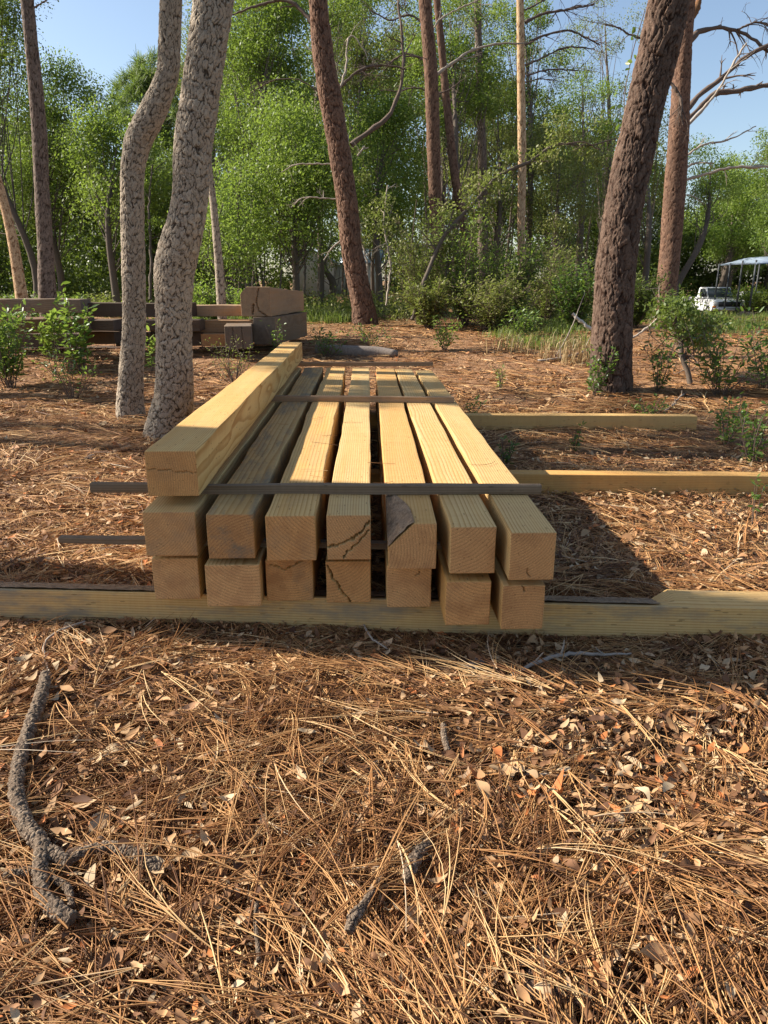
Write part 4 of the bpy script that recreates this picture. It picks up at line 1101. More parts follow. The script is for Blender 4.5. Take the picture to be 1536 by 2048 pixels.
# big brush masses in the centre
for k, (u, v, w, h, mat, d, txt) in enumerate([
    (840, 640, 150, 170, M_LEAFO, 18.0, 'tall twiggy olive bush just right of the red barked pine'),
    (930, 650, 190, 180, M_LEAFY, 17.3, 'big bright green bush in the centre of the brush'),
    (1020, 645, 170, 150, M_LEAF, 17.0, 'olive green bush in the right part of the brush'),
    (1090, 640, 150, 130, M_LEAFO, 18.5, 'dull bush at the left of the big leaning pine'),
    (1150, 650, 110, 110, M_SHRUB, 16.0, 'dark green bush behind the big leaning pine'),
    (980, 655, 190, 90, M_LEAFO, 16.2, 'low brownish bush at the front of the brush'),
    (860, 655, 120, 80, M_LEAFO, 16.6, 'low grey green bush at the left front of the brush'),
    (1270, 640, 110, 90, M_LEAFD, 18.0, 'dark bush between the two right pines'),
    (1500, 620, 130, 50, M_LEAFY, 47.0, 'yellow green bush beside the carport posts'),
    (420, 600, 110, 80, M_LEAFY, 16.5, 'bright yellow green bush between the thicker oak and the big logs'),
    (500, 590, 90, 60, M_LEAFY, 18.0, 'yellow green bush behind the big squared logs'),
    (30, 590, 140, 60, M_SHRUB, 15.5, 'green bush behind the timber stack at the left edge'),
    (140, 585, 80, 60, M_LEAFY, 15.5, 'bright bush just right of the thin grey pine')]):
    shrub(u, v, w * 1.1, h * 1.15, txt, 560 + k, mat, 42, 95, .062 * max(1, d / 20), .45, 'bush', 'bush', d, .009, 1.0, None, .12)
# vine leaves on the big pine
gv = np.random.default_rng(600); mb = MB()
pts = np.array([W(u + gv.normal(0, 9), v + gv.normal(0, 12), 9.45) for u, v in [(1275, 240), (1280, 270), (1285, 300), (1278, 320), (1240, 230), (1245, 215), (1258, 60), (1256, 120), (1230, 560), (1250, 560), (1262, 195)] for _ in range(4)])
fold_leaves(mb, pts, gv.normal(0, 1, (len(pts), 3)), gv.normal(0, .4, (len(pts), 3)) + [0, -1, .3], .09, .55, gv.uniform(.2, 1, len(pts)))
S = smooth_path(np.array([W(u, v, 9.48) for u, v in [(1225, 700), (1232, 560), (1262, 420), (1278, 300), (1250, 225), (1262, 120), (1290, 20)]]), 40)
rv = empty('climbing_vine', S[0], 'thin climbing vine with green leaves on the big leaning pine', 'vine')
mb.build('leaves', M_SHRUB, rv); MB().tube(S, .006, 5, .5, cap=False).build('stem', M_TWIG, rv, smooth=True)

# ------------------------------------------------------------------ trees outside the frame at the left, whose trunks shade the pile
def side_tree(x, y, r, hgt, label, seed, lean=(0, 0), crown=True):
    g = np.random.default_rng(seed)
    z = float(G(x, y))
    path = np.array([[x, y, z - .1, r * 1.1], [x + lean[0] * .3, y + lean[1] * .3, z + hgt * .3, r], [x + lean[0] * .7, y + lean[1] * .7, z + hgt * .7, r * .85], [x + lean[0], y + lean[1], z + hgt, r * .4]])
    t = empty('oak_tree', path[0][:3], label, 'tree')
    build_trunk(t, path, M_OAKB, 160, 40, .06, .08, .01, seed)
    if crown:
        leafy_crown(t, sph(path[-1][:3] + [0, 0, .5], 1.8, 16, g, (1, 1, .6)), g, M_LEAFD, 90, .085, .55, branch_from=path[-2:, :3])
side_tree(-6.0, 4.22, .30, 8.5, 'stout grey oak standing left of the pile beyond the picture edge', 701)
side_tree(-6.9, 4.62, .15, 8.0, 'slim grey oak leaning beside the stout one at the left', 702, (.2, .05))
side_tree(-7.5, 7.75, .17, 8.0, 'thin young oak left of the two grey oaks', 703)
side_tree(-9.5, 10.5, .2, 7.6, 'broad crowned oak left of the timber stack beyond the picture edge', 704)
side_tree(-12.0, 9.6, .16, 7.2, 'small oak farther left of the two grey oaks', 705)
for k, (x, y) in enumerate([(-17, 23), (-21, 30), (-26, 26), (-24, 38), (-31, 33)]):
    side_tree(x, y, .2, 9, ['dark crowned oak', 'second dark oak', 'dark oak standing farther left', 'far dark oak', 'last dark oak'][k] + ' at the left flank of the wood beyond the picture edge', 710 + k)

# ------------------------------------------------------------------ house, carport, truck, log, rubble
M_WHITE = mat_plain('white_siding', (.78, .77, .73), .7)
M_ROOFB = mat_plain('blue_grey_metal_roof', (.42, .50, .60), .4, .3)
M_PAINT = mat_plain('white_car_paint', (.80, .80, .79), .3, 0, .04)
M_GLASS = mat_plain('dark_window_glass', (.05, .06, .06), .12)
M_BLACK = mat_plain('black_plastic', (.02, .02, .022), .5)
M_CHROME = mat_plain('bumper_steel', (.45, .44, .42), .35, .7)
M_AMBER = mat_plain('amber_lens', (.75, .26, .05), .3)
M_CLEAR = mat_plain('headlight_lens', (.75, .70, .62), .2)
M_TYRE = mat_plain('tyre_rubber', (.025, .025, .025), .85)
M_POST = mat_plain('dark_steel_post', (.06, .065, .07), .6, .2)
M_SHEET = mat_plain('galvanised_roof_sheet', (.36, .43, .52), .4, .4, .2, 2.0)
M_RUBBLE = mat_plain('red_brown_rubble', (.34, .20, .13), .9, 0, .3, 5)
M_LOG = mat_twig('bleached_log', (.50, .46, .40), .3)
def house():
    d = 52.0
    x0, x1 = W(586, 560, d)[0], W(668, 560, d)[0]; y = W(620, 560, d)[1]; z = float(G(x0, y))
    zt = W(620, 527, d)[2]; zr = W(620, 500, d)[2]; xm = (x0 + x1) / 2
    r = empty('house', ((x0 + x1) / 2, y, z), 'white house with blue grey roof glimpsed between trunks of the wood', 'house')
    x2 = W(760, 560, d)[0]
    mb = MB()
    P = [(x0, z - .2), (x1, z - .2), (x1, zt), (xm, zr), (x0, zt)]
    V = [(a, y, b) for a, b in P] + [(a, y + 6, b) for a, b in P]
    mb.add(V, [(0, 1, 2, 4), (5, 9, 7, 6), (0, 5, 6, 1), (1, 6, 7, 2), (4, 9, 5, 0)]); mb.add(V, [(2, 3, 4), (9, 8, 7)])
    mb.box(x1 + .01, x2, y + 1.5, y + 6, z - .2, W(700, 527, d)[2])
    mb.build('wall', M_WHITE, r)
    mb = MB(); t = .12
    for (a, za, b, zb) in ((x0 - .3, zt - .12, xm, zr + .02), (xm, zr + .02, x1 + .3, zt - .12)):
        V = [(a, y - .3, za), (b, y - .3, zb), (b, y + 6.2, zb), (a, y + 6.2, za), (a, y - .3, za + t), (b, y - .3, zb + t), (b, y + 6.2, zb + t), (a, y + 6.2, za + t)]
        mb.add(V, [(0, 3, 2, 1), (4, 5, 6, 7), (0, 1, 5, 4), (1, 2, 6, 5), (2, 3, 7, 6), (3, 0, 4, 7)])
    zz = W(700, 527, d)[2]
    V = [(x1 + .32, y + 1.2, zz), (x2 + .3, y + 1.2, zz), (x2 + .3, y + 3.8, zz + 1.0), (x1 + .32, y + 3.8, zz + 1.0)]
    V += [(a, b, c + t) for a, b, c in V]
    mb.add(V, [(0, 3, 2, 1), (4, 5, 6, 7), (0, 1, 5, 4), (1, 2, 6, 5), (2, 3, 7, 6), (3, 0, 4, 7)])
    mb.build('roof', M_ROOFB, r)
house()
def carport():
    d = 42.0
    p0 = W(1437, 527, d + 4.6); p1 = W(1730, 519, d); p0[1] = p1[1]; p0[2] = W(1437, 527, d)[2]
    z = p0[2]; y = p0[1]
    r = empty('carport', (p0[0], y, float(G(p0[0], y))), 'open carport with pale metal roof on thin dark posts', 'carport')
    n = 60; xs = np.linspace(p0[0], p1[0], n); mb = MB()
    cor = .02 * np.sin(np.arange(n) * 2.1)
    arc = .42 * np.sin(np.linspace(.25, 2.2, n)) - .42 * math.sin(.25)
    rows = [(-.2, .0), (-.12, .16), (1.4, .34), (3.0, .34), (4.5, .16), (4.6, 0)]
    V = np.array([[x, y + b, z + c * (.15 + .85 * min(1, k / 8)) + (cor[k] if 0 < j < 5 else 0) + arc[k] * .45] for j, (b, c) in enumerate(rows) for k, x in enumerate(xs)])
    i = np.arange(len(rows) - 1)[:, None] * n + np.arange(n - 1)[None]
    mb.add(V, np.stack([i, i + 1, i + n + 1, i + n], -1).reshape(-1, 4))
    V2 = V - [0, 0, .05]; mb.add(V2, np.stack([i, i + n, i + n + 1, i + 1], -1).reshape(-1, 4))
    mb.build('roof', M_SHEET, r)
    for k, (u, back) in enumerate([(1439, 4.5), (1461, 3.0), (1485, 1.5), (1512, .1), (1560, .1), (1610, .1), (1520, 4.5)]):
        dd = d + back; p = W(u, 527, dd); gz = float(G(p[0], p[1]))
        MB().tube(np.array([[p[0], p[1], gz - .1], [p[0], p[1], z + .08 + .12 * (k > 1)]]), .055, 8, .5).build('post', M_POST, r)
carport()
def truck():
    d = 49.0; p = W(1418, 590, d); z = float(G(p[0], p[1]))
    yaw = math.atan2(.06, -1.0)      # local +y is the truck's front
    f = np.array([-.05, -1.0]); yaw = math.atan2(-f[0], f[1])
    r = empty('pickup_truck', (p[0] + .35, p[1], z), 'white pickup truck parked half hidden behind shrubs and carport posts', 'truck', rz=yaw)
    def part(mb, name, mat, par=None, smooth=False):
        o = mb.build(name, mat, None, smooth=smooth); o.parent = par or r; return o
    w = .98
    b = MB()
    b.prism([(-2.85, .55), (-2.85, 1.22), (-.85, 1.25), (-.85, 1.15), (1.15, 1.18), (2.55, 1.12), (2.72, 1.0), (2.75, .5), (2.2, .42), (-2.3, .42)], -w, w)
    b.prism([(-.9, 1.24), (-.62, 1.84), (-.45, 1.90), (.35, 1.90), (.55, 1.84), (1.25, 1.20)], -.80, .80)
    part(b, 'body', M_PAINT)
    part(MB().box(-.86, .86, -2.75, -1.0, 1.20, 1.262), 'bed', M_BLACK)
    V = [(-.72, .60, 1.825), (.72, .60, 1.825), (.80, 1.22, 1.262), (-.80, 1.22, 1.262)]
    V = np.array(V); N = np.array([0, .03, .03])
    part(MB().add(np.vstack([V, V + N]), [(0, 1, 2, 3), (4, 7, 6, 5), (0, 4, 5, 1), (1, 5, 6, 2), (2, 6, 7, 3), (3, 7, 4, 0)]), 'windscreen', M_GLASS)
    for s in (-1, 1):
        P = np.array([[s * .805, -.45, 1.30], [s * .805, .98, 1.30], [s * .805, .50, 1.80], [s * .805, -.40, 1.80]])
        N = np.array([s * .02, 0, 0])
        part(MB().add(np.vstack([P, P + N]), [(0, 1, 2, 3), (4, 7, 6, 5), (0, 4, 5, 1), (1, 5, 6, 2), (2, 6, 7, 3), (3, 7, 4, 0)]), 'side_window', M_GLASS)
        part(MB().box(s * .86 - .14, s * .86 + .10, 2.63, 2.775, .78, 1.02), 'headlight', M_CLEAR)
        part(MB().box(s * .90 - .07, s * .90 + .09, 2.60, 2.785, .66, .775), 'turn_signal', M_AMBER)
        part(MB().box(s * 1.05 - .07, s * 1.05 + .07, .75, .86, 1.28, 1.5), 'mirror', M_BLACK)
        for yy in (-1.75, 1.8):
            th = np.linspace(0, 2 * np.pi, 24, endpoint=False)
            t = MB(); xs = [s * .70, s * .74, s * .99, s * 1.0, s * .99]; rs = [.30, .39, .39, .34, .22]
            V = np.array([[x, yy + rr * math.cos(a), .39 + rr * math.sin(a)] for x, rr in zip(xs, rs) for a in th])
            i = np.arange(4)[:, None] * 24; j = np.arange(24)[None]; k = (j + 1) % 24
            t.add(V, np.stack([i + j, i + k, i + 24 + k, i + 24 + j], -1).reshape(-1, 4))
            wh = part(t, 'wheel', M_TYRE)
            t = MB(); V = np.array([[s * .985, yy + .225 * math.cos(a), .39 + .225 * math.sin(a)] for a in th] + [[s * .95, yy, .39]])
            t.add(V, [(q, (q + 1) % 24, 24) for q in range(24)]); part(t, 'rim', M_CHROME, wh)
    part(MB().box(-.68, .68, 2.66, 2.78, .72, 1.02), 'grille', M_BLACK)
    part(MB().box(-1.0, 1.0, 2.66, 2.92, .46, .65), 'front_bumper', M_CHROME)
    part(MB().prism([(-2.95, .48), (-2.95, .64), (-2.82, .64), (-2.82, .48)], -.95, .95), 'rear_bumper', M_CHROME)
    part(MB().box(-.02, .02, -.6, -.57, 1.85, 2.15), 'aerial', M_BLACK)
truck()
# pale second car under the trees, mostly hidden
def parked_car():
    d = 56.0; p = W(1505, 590, d); z = float(G(p[0], p[1]))
    r = empty('parked_car', (p[0], p[1], z), 'silver white car parked among bushes behind the carport posts', 'car')
    mb = MB().prism([(-.9, .35), (-.9, .85), (.9, .85), (.9, .35)], p[0] - 2.1, p[0] + 2.1)
    mb.V = [v + [0, p[1], z] for v in mb.V]
    mb.build('body', M_PAINT, r)
    n = MB()
    prof = [(-1.3, .853), (-.75, 1.42), (.7, 1.42), (1.5, .853)]
    V = [(p[0] + a, p[1] - .75, z + b) for a, b in prof] + [(p[0] + a, p[1] + .75, z + b) for a, b in prof]
    n.add(V, [(0, 3, 2, 1), (4, 5, 6, 7), (0, 1, 5, 4), (1, 2, 6, 5), (2, 3, 7, 6)]); n.build('cabin', M_PAINT, r)
    n = MB(); prof = [(-1.05, .92), (-.68, 1.34), (.62, 1.34), (1.2, .92)]
    V = [(p[0] + a, p[1] - .765, z + b) for a, b in prof] + [(p[0] + a, p[1] - .752, z + b) for a, b in prof]
    n.add(V, [(0, 3, 2, 1), (0, 1, 5, 4), (1, 2, 6, 5), (2, 3, 7, 6)]); n.build('side_window', M_GLASS, r)
    for s in (-1.3, 1.3):
        n = MB(); n.tube(np.array([[p[0] + s, p[1] - .92, z + .32], [p[0] + s, p[1] - .70, z + .32]]), .32, 20, .5); n.build('wheel', M_TYRE, r)
parked_car()
def fallen(rows, d, label, mat, name, seed, kids=0, cat='log', n=14):
    g = np.random.default_rng(seed)
    P = np.array([[*W(u, v, d), w * d / FPX / 2] for u, v, w in rows])
    P[:, 2] = G(P[:, 0], P[:, 1]) + P[:, 3] * .8
    S = smooth_path(P, 30); S[:, :3] += (sines(np.arange(30.), seed, .7) * .03)[:, None] * [0, 1, 1]
    mb = MB().tube(S[:, :3], S[:, 3], n, .5)
    for k in range(kids):
        i = g.integers(8, 28); twigs(mb, S[i, :3], (g.normal(), g.normal(), .7), .8, S[i, 3] * .5, g, 1)
    return tag(mb.build(name, mat, None, S[0, :3], True), label, cat)
P = np.array([[*W(u, v, 14.6), .10] for u, v in [(-40, 591), (60, 592), (120, 597), (160, 591), (172, 586)]]); P[:, 2] = np.array([1.42, 1.40, 1.38, 1.42, 1.46])
P, _ = P, None
fl = on_ground(-60, 612)[0]
fallen([(-60, 605, 18), (60, 605, 17), (175, 602, 15)], 15.2, 'pale bleached log lying behind the timber stack at the left', M_LOG, 'fallen_log', 801)
# raise of the ground hides its base; a second log by the big pine
for k, (rows, lab, mat, kids) in enumerate([
    ([(1145, 628, 9), (1165, 645, 9), (1185, 660, 8), (1215, 682, 7)], 'pale broken branch slanting down behind the big leaning pine', M_LOG, 2),
    ([(1265, 676, 5), (1295, 655, 6), (1322, 632, 6), (1345, 618, 4)], 'grey dead branch slanting up right of the big leaning pine', M_TWIGL, 3)]):
    p, d = on_ground(rows[-1][0] if k == 0 else rows[0][0], rows[-1][1] if k == 0 else rows[0][1])
    mb = MB(); px_branch(mb, rows, d, np.random.default_rng(810 + k), kids, 1, .35)
    tag(mb.build('fallen_branch', mat, None, p, True), lab, 'branch')
for k, (rows, lab) in enumerate([
    ([(1075, 725, 5), (1110, 722, 5), (1150, 712, 4), (1180, 702, 4)], 'bleached crooked branch lying on needles left of the big pine'),
    ([(1110, 715, 1.5), (1125, 690, 2), (1145, 650, 2), (1160, 610, 1.5), (1170, 585, 1)], 'thin pale stick leaning up in the dry straw'),
    ([(1330, 828, 4), (1345, 815, 4), (1358, 800, 3), (1372, 790, 3)], 'small forked pale twig behind the back bearer beam'),
    ([(1020, 1364, 7), (1060, 1343, 8), (1110, 1325, 9), (1150, 1320, 8), (1200, 1322, 6), (1262, 1320, 4)], 'pale forked twig lying in front of the front bearer beam'),
    ([(172, 1256, 4), (128, 1270, 5), (98, 1290, 5), (91, 1325, 5), (104, 1362, 4)], 'thin curved tendril hanging before the left of the front bearer'),
    ([(715, 1230, 4), (728, 1262, 4), (748, 1292, 4), (775, 1310, 3)], 'thin pale stem slanting down before the middle of the front bearer'),
    ([(1040, 1565, 5), (1100, 1566, 6), (1145, 1570, 5), (1188, 1618, 4)], 'pale bent twig beside the large lobed dead leaf')]):
    P = []
    gq = np.random.default_rng(830 + k)
    for u, v, w in rows:
        if k in (1,):
            p = W(u, v, on_ground(*rows[0][:2])[1])
        else:
            p, _ = on_ground(u, v); p = p + [0, 0, .03]
        dd = p[1] / (CP - (v - 1024) / FPX * SP); P.append([*p, w * dd / FPX / 2])
    S = smooth_path(np.array(P), 26); S[:, :3] += gq.normal(0, .3, (26, 3)) * S[:, 3:4]
    mb = MB().tube(S[:, :3], S[:, 3], 7, .6)
    if k in (0, 2, 3):
        for j in range(3):
            i = int([6, 12, 20][j]); twigs(mb, S[i, :3], (gq.normal(0, .6), -.3, 1.1), .07 * (4 if k == 0 else 1), S[i, 3] * .7, gq, 0, 0, .3, 0)
    tag(mb.build('twig', M_TWIGL, None, S[0, :3], True), lab, 'twig')
pr, dr = W(1488, 632, 33.0), 33.0
pr[2] = float(G(pr[0], pr[1]))
g = np.random.default_rng(850); mb = MB()
th = np.linspace(0, 2 * np.pi, 26, endpoint=False); rr = np.linspace(0, 1, 8)
V = np.array([[pr[0] + math.cos(a) * q * .9, pr[1] + math.sin(a) * q * .6, pr[2] - .05 + .38 * (1 - q * q) * (1 + .4 * math.sin(a * 5 + q * 7)) + g.normal(0, .03)] for q in rr for a in th])
i = np.arange(7)[:, None] * 26; j = np.arange(26)[None]; k = (j + 1) % 26
mb.add(V, np.stack([i + j, i + 26 + j, i + 26 + k, i + k], -1).reshape(-1, 4))
tag(mb.build('rubble_heap', M_RUBBLE, None, pr), 'low reddish heap of rubble below the carport', 'heap')
c, d0 = on_ground(745, 712)
P = np.array([[c[0] - 1.0, c[1] + .1, 0, .10], [c[0] - .3, c[1], 0, .11], [c[0] + .15, c[1] - .05, 0, .10], [c[0] + .42, c[1] - .2, 0, .06]]); P[:, 2] = G(P[:, 0], P[:, 1]) + .06
S = smooth_path(P, 20)
tag(MB().tube(S[:, :3], S[:, 3], 12, .4).build('fallen_log', M_CRUST, None, S[0, :3], True), 'short dark grey log behind the far ends of the beams', 'log')

# ------------------------------------------------------------------ forest floor: needles, leaves, sticks, bark
def blocked(x, y):
    """inside the footprint of a bearer or the pile (nothing piles up on them)"""
    return np.zeros(len(x), bool)
def needles(n, y0, y1, seed, width, nseg, sides, zmax, pw=1.0, lean=.16):
    g = np.random.default_rng(seed)
    nb = n // 3
    y = y0 + (y1 - y0) * g.random(nb) ** pw
    hw = .56 * y + .5
    x = g.uniform(-1, 1, nb) * hw
    # swirl field
    ang = 2.2 * np.sin(x * 1.3 + y * .7 + seed) + 1.7 * np.sin(y * 1.9 - x * .8) + g.normal(0, .9, nb)
    dens = .5 + .5 * np.sin(x * 2.3 + 1.1 * np.sin(y * 1.7)) * np.sin(y * 2.1 + x * .6)
    keep = g.random(nb) < .30 + .70 * dens
    x, y, ang = x[keep], y[keep], ang[keep]; nb = len(x)
    L0 = g.uniform(.15, .42, nb); zb = G(x, y) + g.random(nb) ** 1.6 * zmax; pit = g.normal(0, lean, nb); near = np.abs(y - (3.0 - .08 * x)) < .42; zb = np.where(near, G(x, y) + (zb - G(x, y)) * .3, zb); pit = np.where(near, pit * .3, pit); tb = g.random(nb)
    bend = g.normal(0, .20, nb)
    out = MB()
    for k in range(3):
        a = ang + g.normal(0, .10, nb) + (k - 1) * .03
        L = L0 * g.uniform(.85, 1.1, nb); b = bend + g.normal(0, .18, nb)
        w = width * g.uniform(.7, 1.2, nb)
        ts = np.linspace(0, 1, nseg + 1)
        px, py, pz = x.copy(), y.copy(), zb.copy()
        C_ = [np.stack([px, py, pz], 1)]; D_ = []
        for s in range(nseg):
            aa = a + b * (ts[s] + .5 / nseg) * 1.6
            pp = pit * (1 - 1.5 * ts[s]) + g.normal(0, .02, nb)
            d = np.stack([np.cos(aa) * np.cos(pp), np.sin(aa) * np.cos(pp), np.sin(pp)], 1)
            D_.append(d); C_.append(C_[-1] + d * (L / nseg)[:, None])
        D_.append(D_[-1])
        Cc = np.stack(C_, 1); Dd = np.stack(D_, 1)
        Cc[:, :, 2] = np.maximum(Cc[:, :, 2], G(Cc[:, :, 0], Cc[:, :, 1]) + .002)
        side = np.cross(Dd, np.array([0, 0, 1.0])); side /= np.linalg.norm(side, axis=2)[:, :, None] + 1e-9
        upv = np.cross(side, Dd)
        prof = (1 - .65 * ts ** 2)[None, :, None] * (w / 2)[:, None, None]
        if sides == 3:
            offs = [(1, -.3), (-1, -.3), (0, 1.0)]
        else:
            ro = g.uniform(-.7, .7, nb)[:, None, None]
            offs = [(1, 0), (-1, 0)]
        if sides == 3:
            R_ = np.stack([Cc + prof * (side * o0 + upv * o1) for o0, o1 in offs], 2)
        else:
            R_ = np.stack([Cc + prof * o0 * (side * np.cos(ro) + upv * np.sin(ro)) for o0, o1 in offs], 2)
        m, q = nseg + 1, len(offs)
        V = R_.reshape(-1, 3)
        base = np.arange(nb)[:, None, None] * (m * q) + np.arange(nseg)[None, :, None] * q
        js = np.arange(q if q == 3 else 1)[None, None, :]
        kn = (js + 1) % q
        F = np.stack([base + js, base + kn, base + q + kn, base + q + js], -1).reshape(-1, 4)
        out.add(V, F, np.repeat(np.clip(tb * .8 + .2 * g.random(nb), 0, 1), m * q))
    return out
mb = needles(43000, .85, 3.6, 1001, .0036, 5, 3, .07)
m2 = needles(90000, 3.2, 9.0, 1002, .0050, 3, 2, .045, 1.15)
m3 = needles(80000, 8.5, 22.0, 1003, .010, 2, 2, .04, 1.3, .12)
for m_ in (m2, m3):
    for V, F, T, Mi in zip(m_.V, m_.F, m_.T, m_.M): pass
    off = mb.n
    mb.V += m_.V; mb.T += m_.T; mb.M += m_.M; mb.F += [F + off for F in m_.F]; mb.n += m_.n
gq = np.random.default_rng(1200)
for k in range(24):
    x, y, a, L = gq.uniform(-.72, .62), gq.uniform(2.95, 7.9), gq.uniform(0, 6.28), gq.uniform(.08, .2)
    ts = np.linspace(0, 1, 6); b = gq.normal(0, .8)
    P = np.stack([x - .02 * (y - 2.9) + np.cos(a + b * ts) * L * ts, y + np.sin(a + b * ts) * L * ts, ZB + .006 + .004 * ts], 1)
    mb.tube(P, .0010, 4, gq.random(), cap=False)
tag(mb.build('pine_needles', M_FNEED), 'orange brown carpet of long fallen pine needles', 'pine needles', kind='stuff')

def curled_leaf(mb, P, ang, L, g, ratio=.42, lobes=False, tint=None, tilt=.26):
    """one batch of curled dead leaves (grid 7 x 3)"""
    n = len(P); nu, nv = 7, 3
    s = np.linspace(0, 1, nu); wprof = np.array([.06, .55, .9, 1.0, .85, .5, .03])
    if lobes: wprof = np.array([.06, .5, .35, .95, .55, 1.0, .25])
    t = np.array([-1, 0, 1.0])
    curl = g.normal(.3, .7, n); cup = g.normal(.2, .35, n)
    X = (s[None, :, None] - .5) * np.ones((n, 1, nv)); Y = wprof[None, :, None] * t[None, None] * ratio * .5 * (g.uniform(.6, 1.25, (n, 1, 1)) if n > 1 else 1.0) * (1 + .07 * g.normal(size=(n, nu, 1)).clip(-1.5, 1.5)) + .10 * g.normal(size=(n, 1, 1)) * np.sin(s * 3.1)[None, :, None]
    Z = curl[:, None, None] * ((s - .5) ** 2)[None, :, None] + cup[:, None, None] * np.abs(Y) * 1.1 + .04 * np.sin(s * 9)[None, :, None] * g.normal(0, 1, n)[:, None, None]
    loc = np.stack([X, Y, Z], -1) * np.broadcast_to(L, (n,))[:, None, None, None]
    a = ang; r1 = g.normal(0, tilt, n); r2 = g.normal(0, tilt, n)
    ca, sa = np.cos(a), np.sin(a); cb, sb = np.cos(r1), np.sin(r1); cc, sc_ = np.cos(r2), np.sin(r2)
    x, y, z = loc[..., 0], loc[..., 1], loc[..., 2]
    y, z = y * cb[:, None, None] - z * sb[:, None, None], y * sb[:, None, None] + z * cb[:, None, None]
    x, z = x * cc[:, None, None] - z * sc_[:, None, None], x * sc_[:, None, None] + z * cc[:, None, None]
    x, y = x * ca[:, None, None] - y * sa[:, None, None], x * sa[:, None, None] + y * ca[:, None, None]
    V = np.stack([x, y, z], -1) + P[:, None, None]
    lift = np.maximum(0, (G(P[:, 0], P[:, 1]) + .002) - V[..., 2].min((1, 2)) )
    V[..., 2] += lift[:, None, None]
    i = np.arange(n)[:, None, None] * nu * nv + np.arange(nu - 1)[None, :, None] * nv + np.arange(nv - 1)[None, None]
    F = np.stack([i, i + nv, i + nv + 1, i + 1], -1).reshape(-1, 4)
    if tint is None: tint = g.random(n)
    mb.add(V.reshape(-1, 3), F, np.repeat(np.broadcast_to(tint, (n,)), nu * nv))
g = np.random.default_rng(1100); mb = MB()
n = 16000
y = 1.0 + 5.4 * g.random(n) ** 1.1; x = g.uniform(-1, 1, n) * (.56 * y + .4)
cl = (.5 + .5 * np.sin(x * 2.9 + 2.0) * np.sin(y * 2.3 + x)) + .35 * (x > .2)
k = g.random(n) < .35 + .65 * cl; x, y = x[k], y[k]; n = len(x)
curled_leaf(mb, np.stack([x, y, G(x, y) + .012 + .056 * g.random(n) * (1 - .8 * (np.abs(y - 3.0 + .08 * x) < .45))], 1), g.uniform(0, 6.28, n), np.clip(g.lognormal(-3.12, .36, n), .018, .075) * (.72 + .28 * sst(1.1, 1.9, y)), g, .40)
n = 2500
y = 5 + 13 * g.random(n); x = g.uniform(-1, 1, n) * (.56 * y + .4)
curled_leaf(mb, np.stack([x, y, G(x, y) + .01 + .03 * g.random(n)], 1), g.uniform(0, 6.28, n), g.uniform(.05, .11, n), g)
# crumbs of bark and leaf between the needles
n = 9000
y = 1.15 + 4.5 * g.random(n) ** 1.2; x = g.uniform(-1, 1, n) * (.56 * y + .4)
leaf_cloud(mb, np.stack([x, y, G(x, y) + .03 * g.random(n)], 1), g.uniform(.01, .035, n), .6, 1.5, g.random(n), g)
tag(mb.build('leaf_litter', M_FLEAF, smooth=True), 'scattered tan and orange dead oak leaves among the needles', 'leaf litter', kind='stuff')

# single leaves, bark bits and sticks that stand out
def big_leaf(u, v, L, ang, tint, label, lobes=False, seed=0, ratio=.42):
    p, d = on_ground(u, v); p[2] += .045
    g = np.random.default_rng(seed); mb = MB()
    curled_leaf(mb, np.array([p]), np.array([ang]), np.array([L]), g, ratio, lobes, np.array([tint]), .25)
    return tag(mb.build('dead_leaf', M_FLEAF, None, p, True), label, 'leaf', 'large dead leaves on the ground')
big_leaf(798, 2012, .11, 1.2, .97, 'shiny orange brown curled leaf at the bottom edge', False, 1, .4)
big_leaf(1010, 1560, .12, .3, .78, 'large pale lobed dead leaf standing beside the bent twig', True, 2, .7)
big_leaf(1125, 1610, .10, 1.3, .97, 'rust red dead leaf below the pale lobed one', False, 3, .55)
big_leaf(205, 1668, .09, 1.2, .85, 'broad tan leaf right of the crusty branch', False, 4, .6)
big_leaf(555, 1835, .10, .6, .96, 'reddish brown broad leaf low in the middle of the needles', False, 5, .7)
big_leaf(1325, 1965, .14, .2, .62, 'long brown leaf at the lower right', False, 6, .4)
big_leaf(945, 1335, .10, 1.9, .35, 'brown leaf in the shade close before the front bearer', False, 7, .5)
big_leaf(705, 1425, .09, .9, .82, 'tan leaf lying right of the needle clump, half upright', False, 8, .45)
big_leaf(230, 1520, .09, .4, .9, 'pale cupped leaf right of the middle of the crusty branch', False, 9, .5)
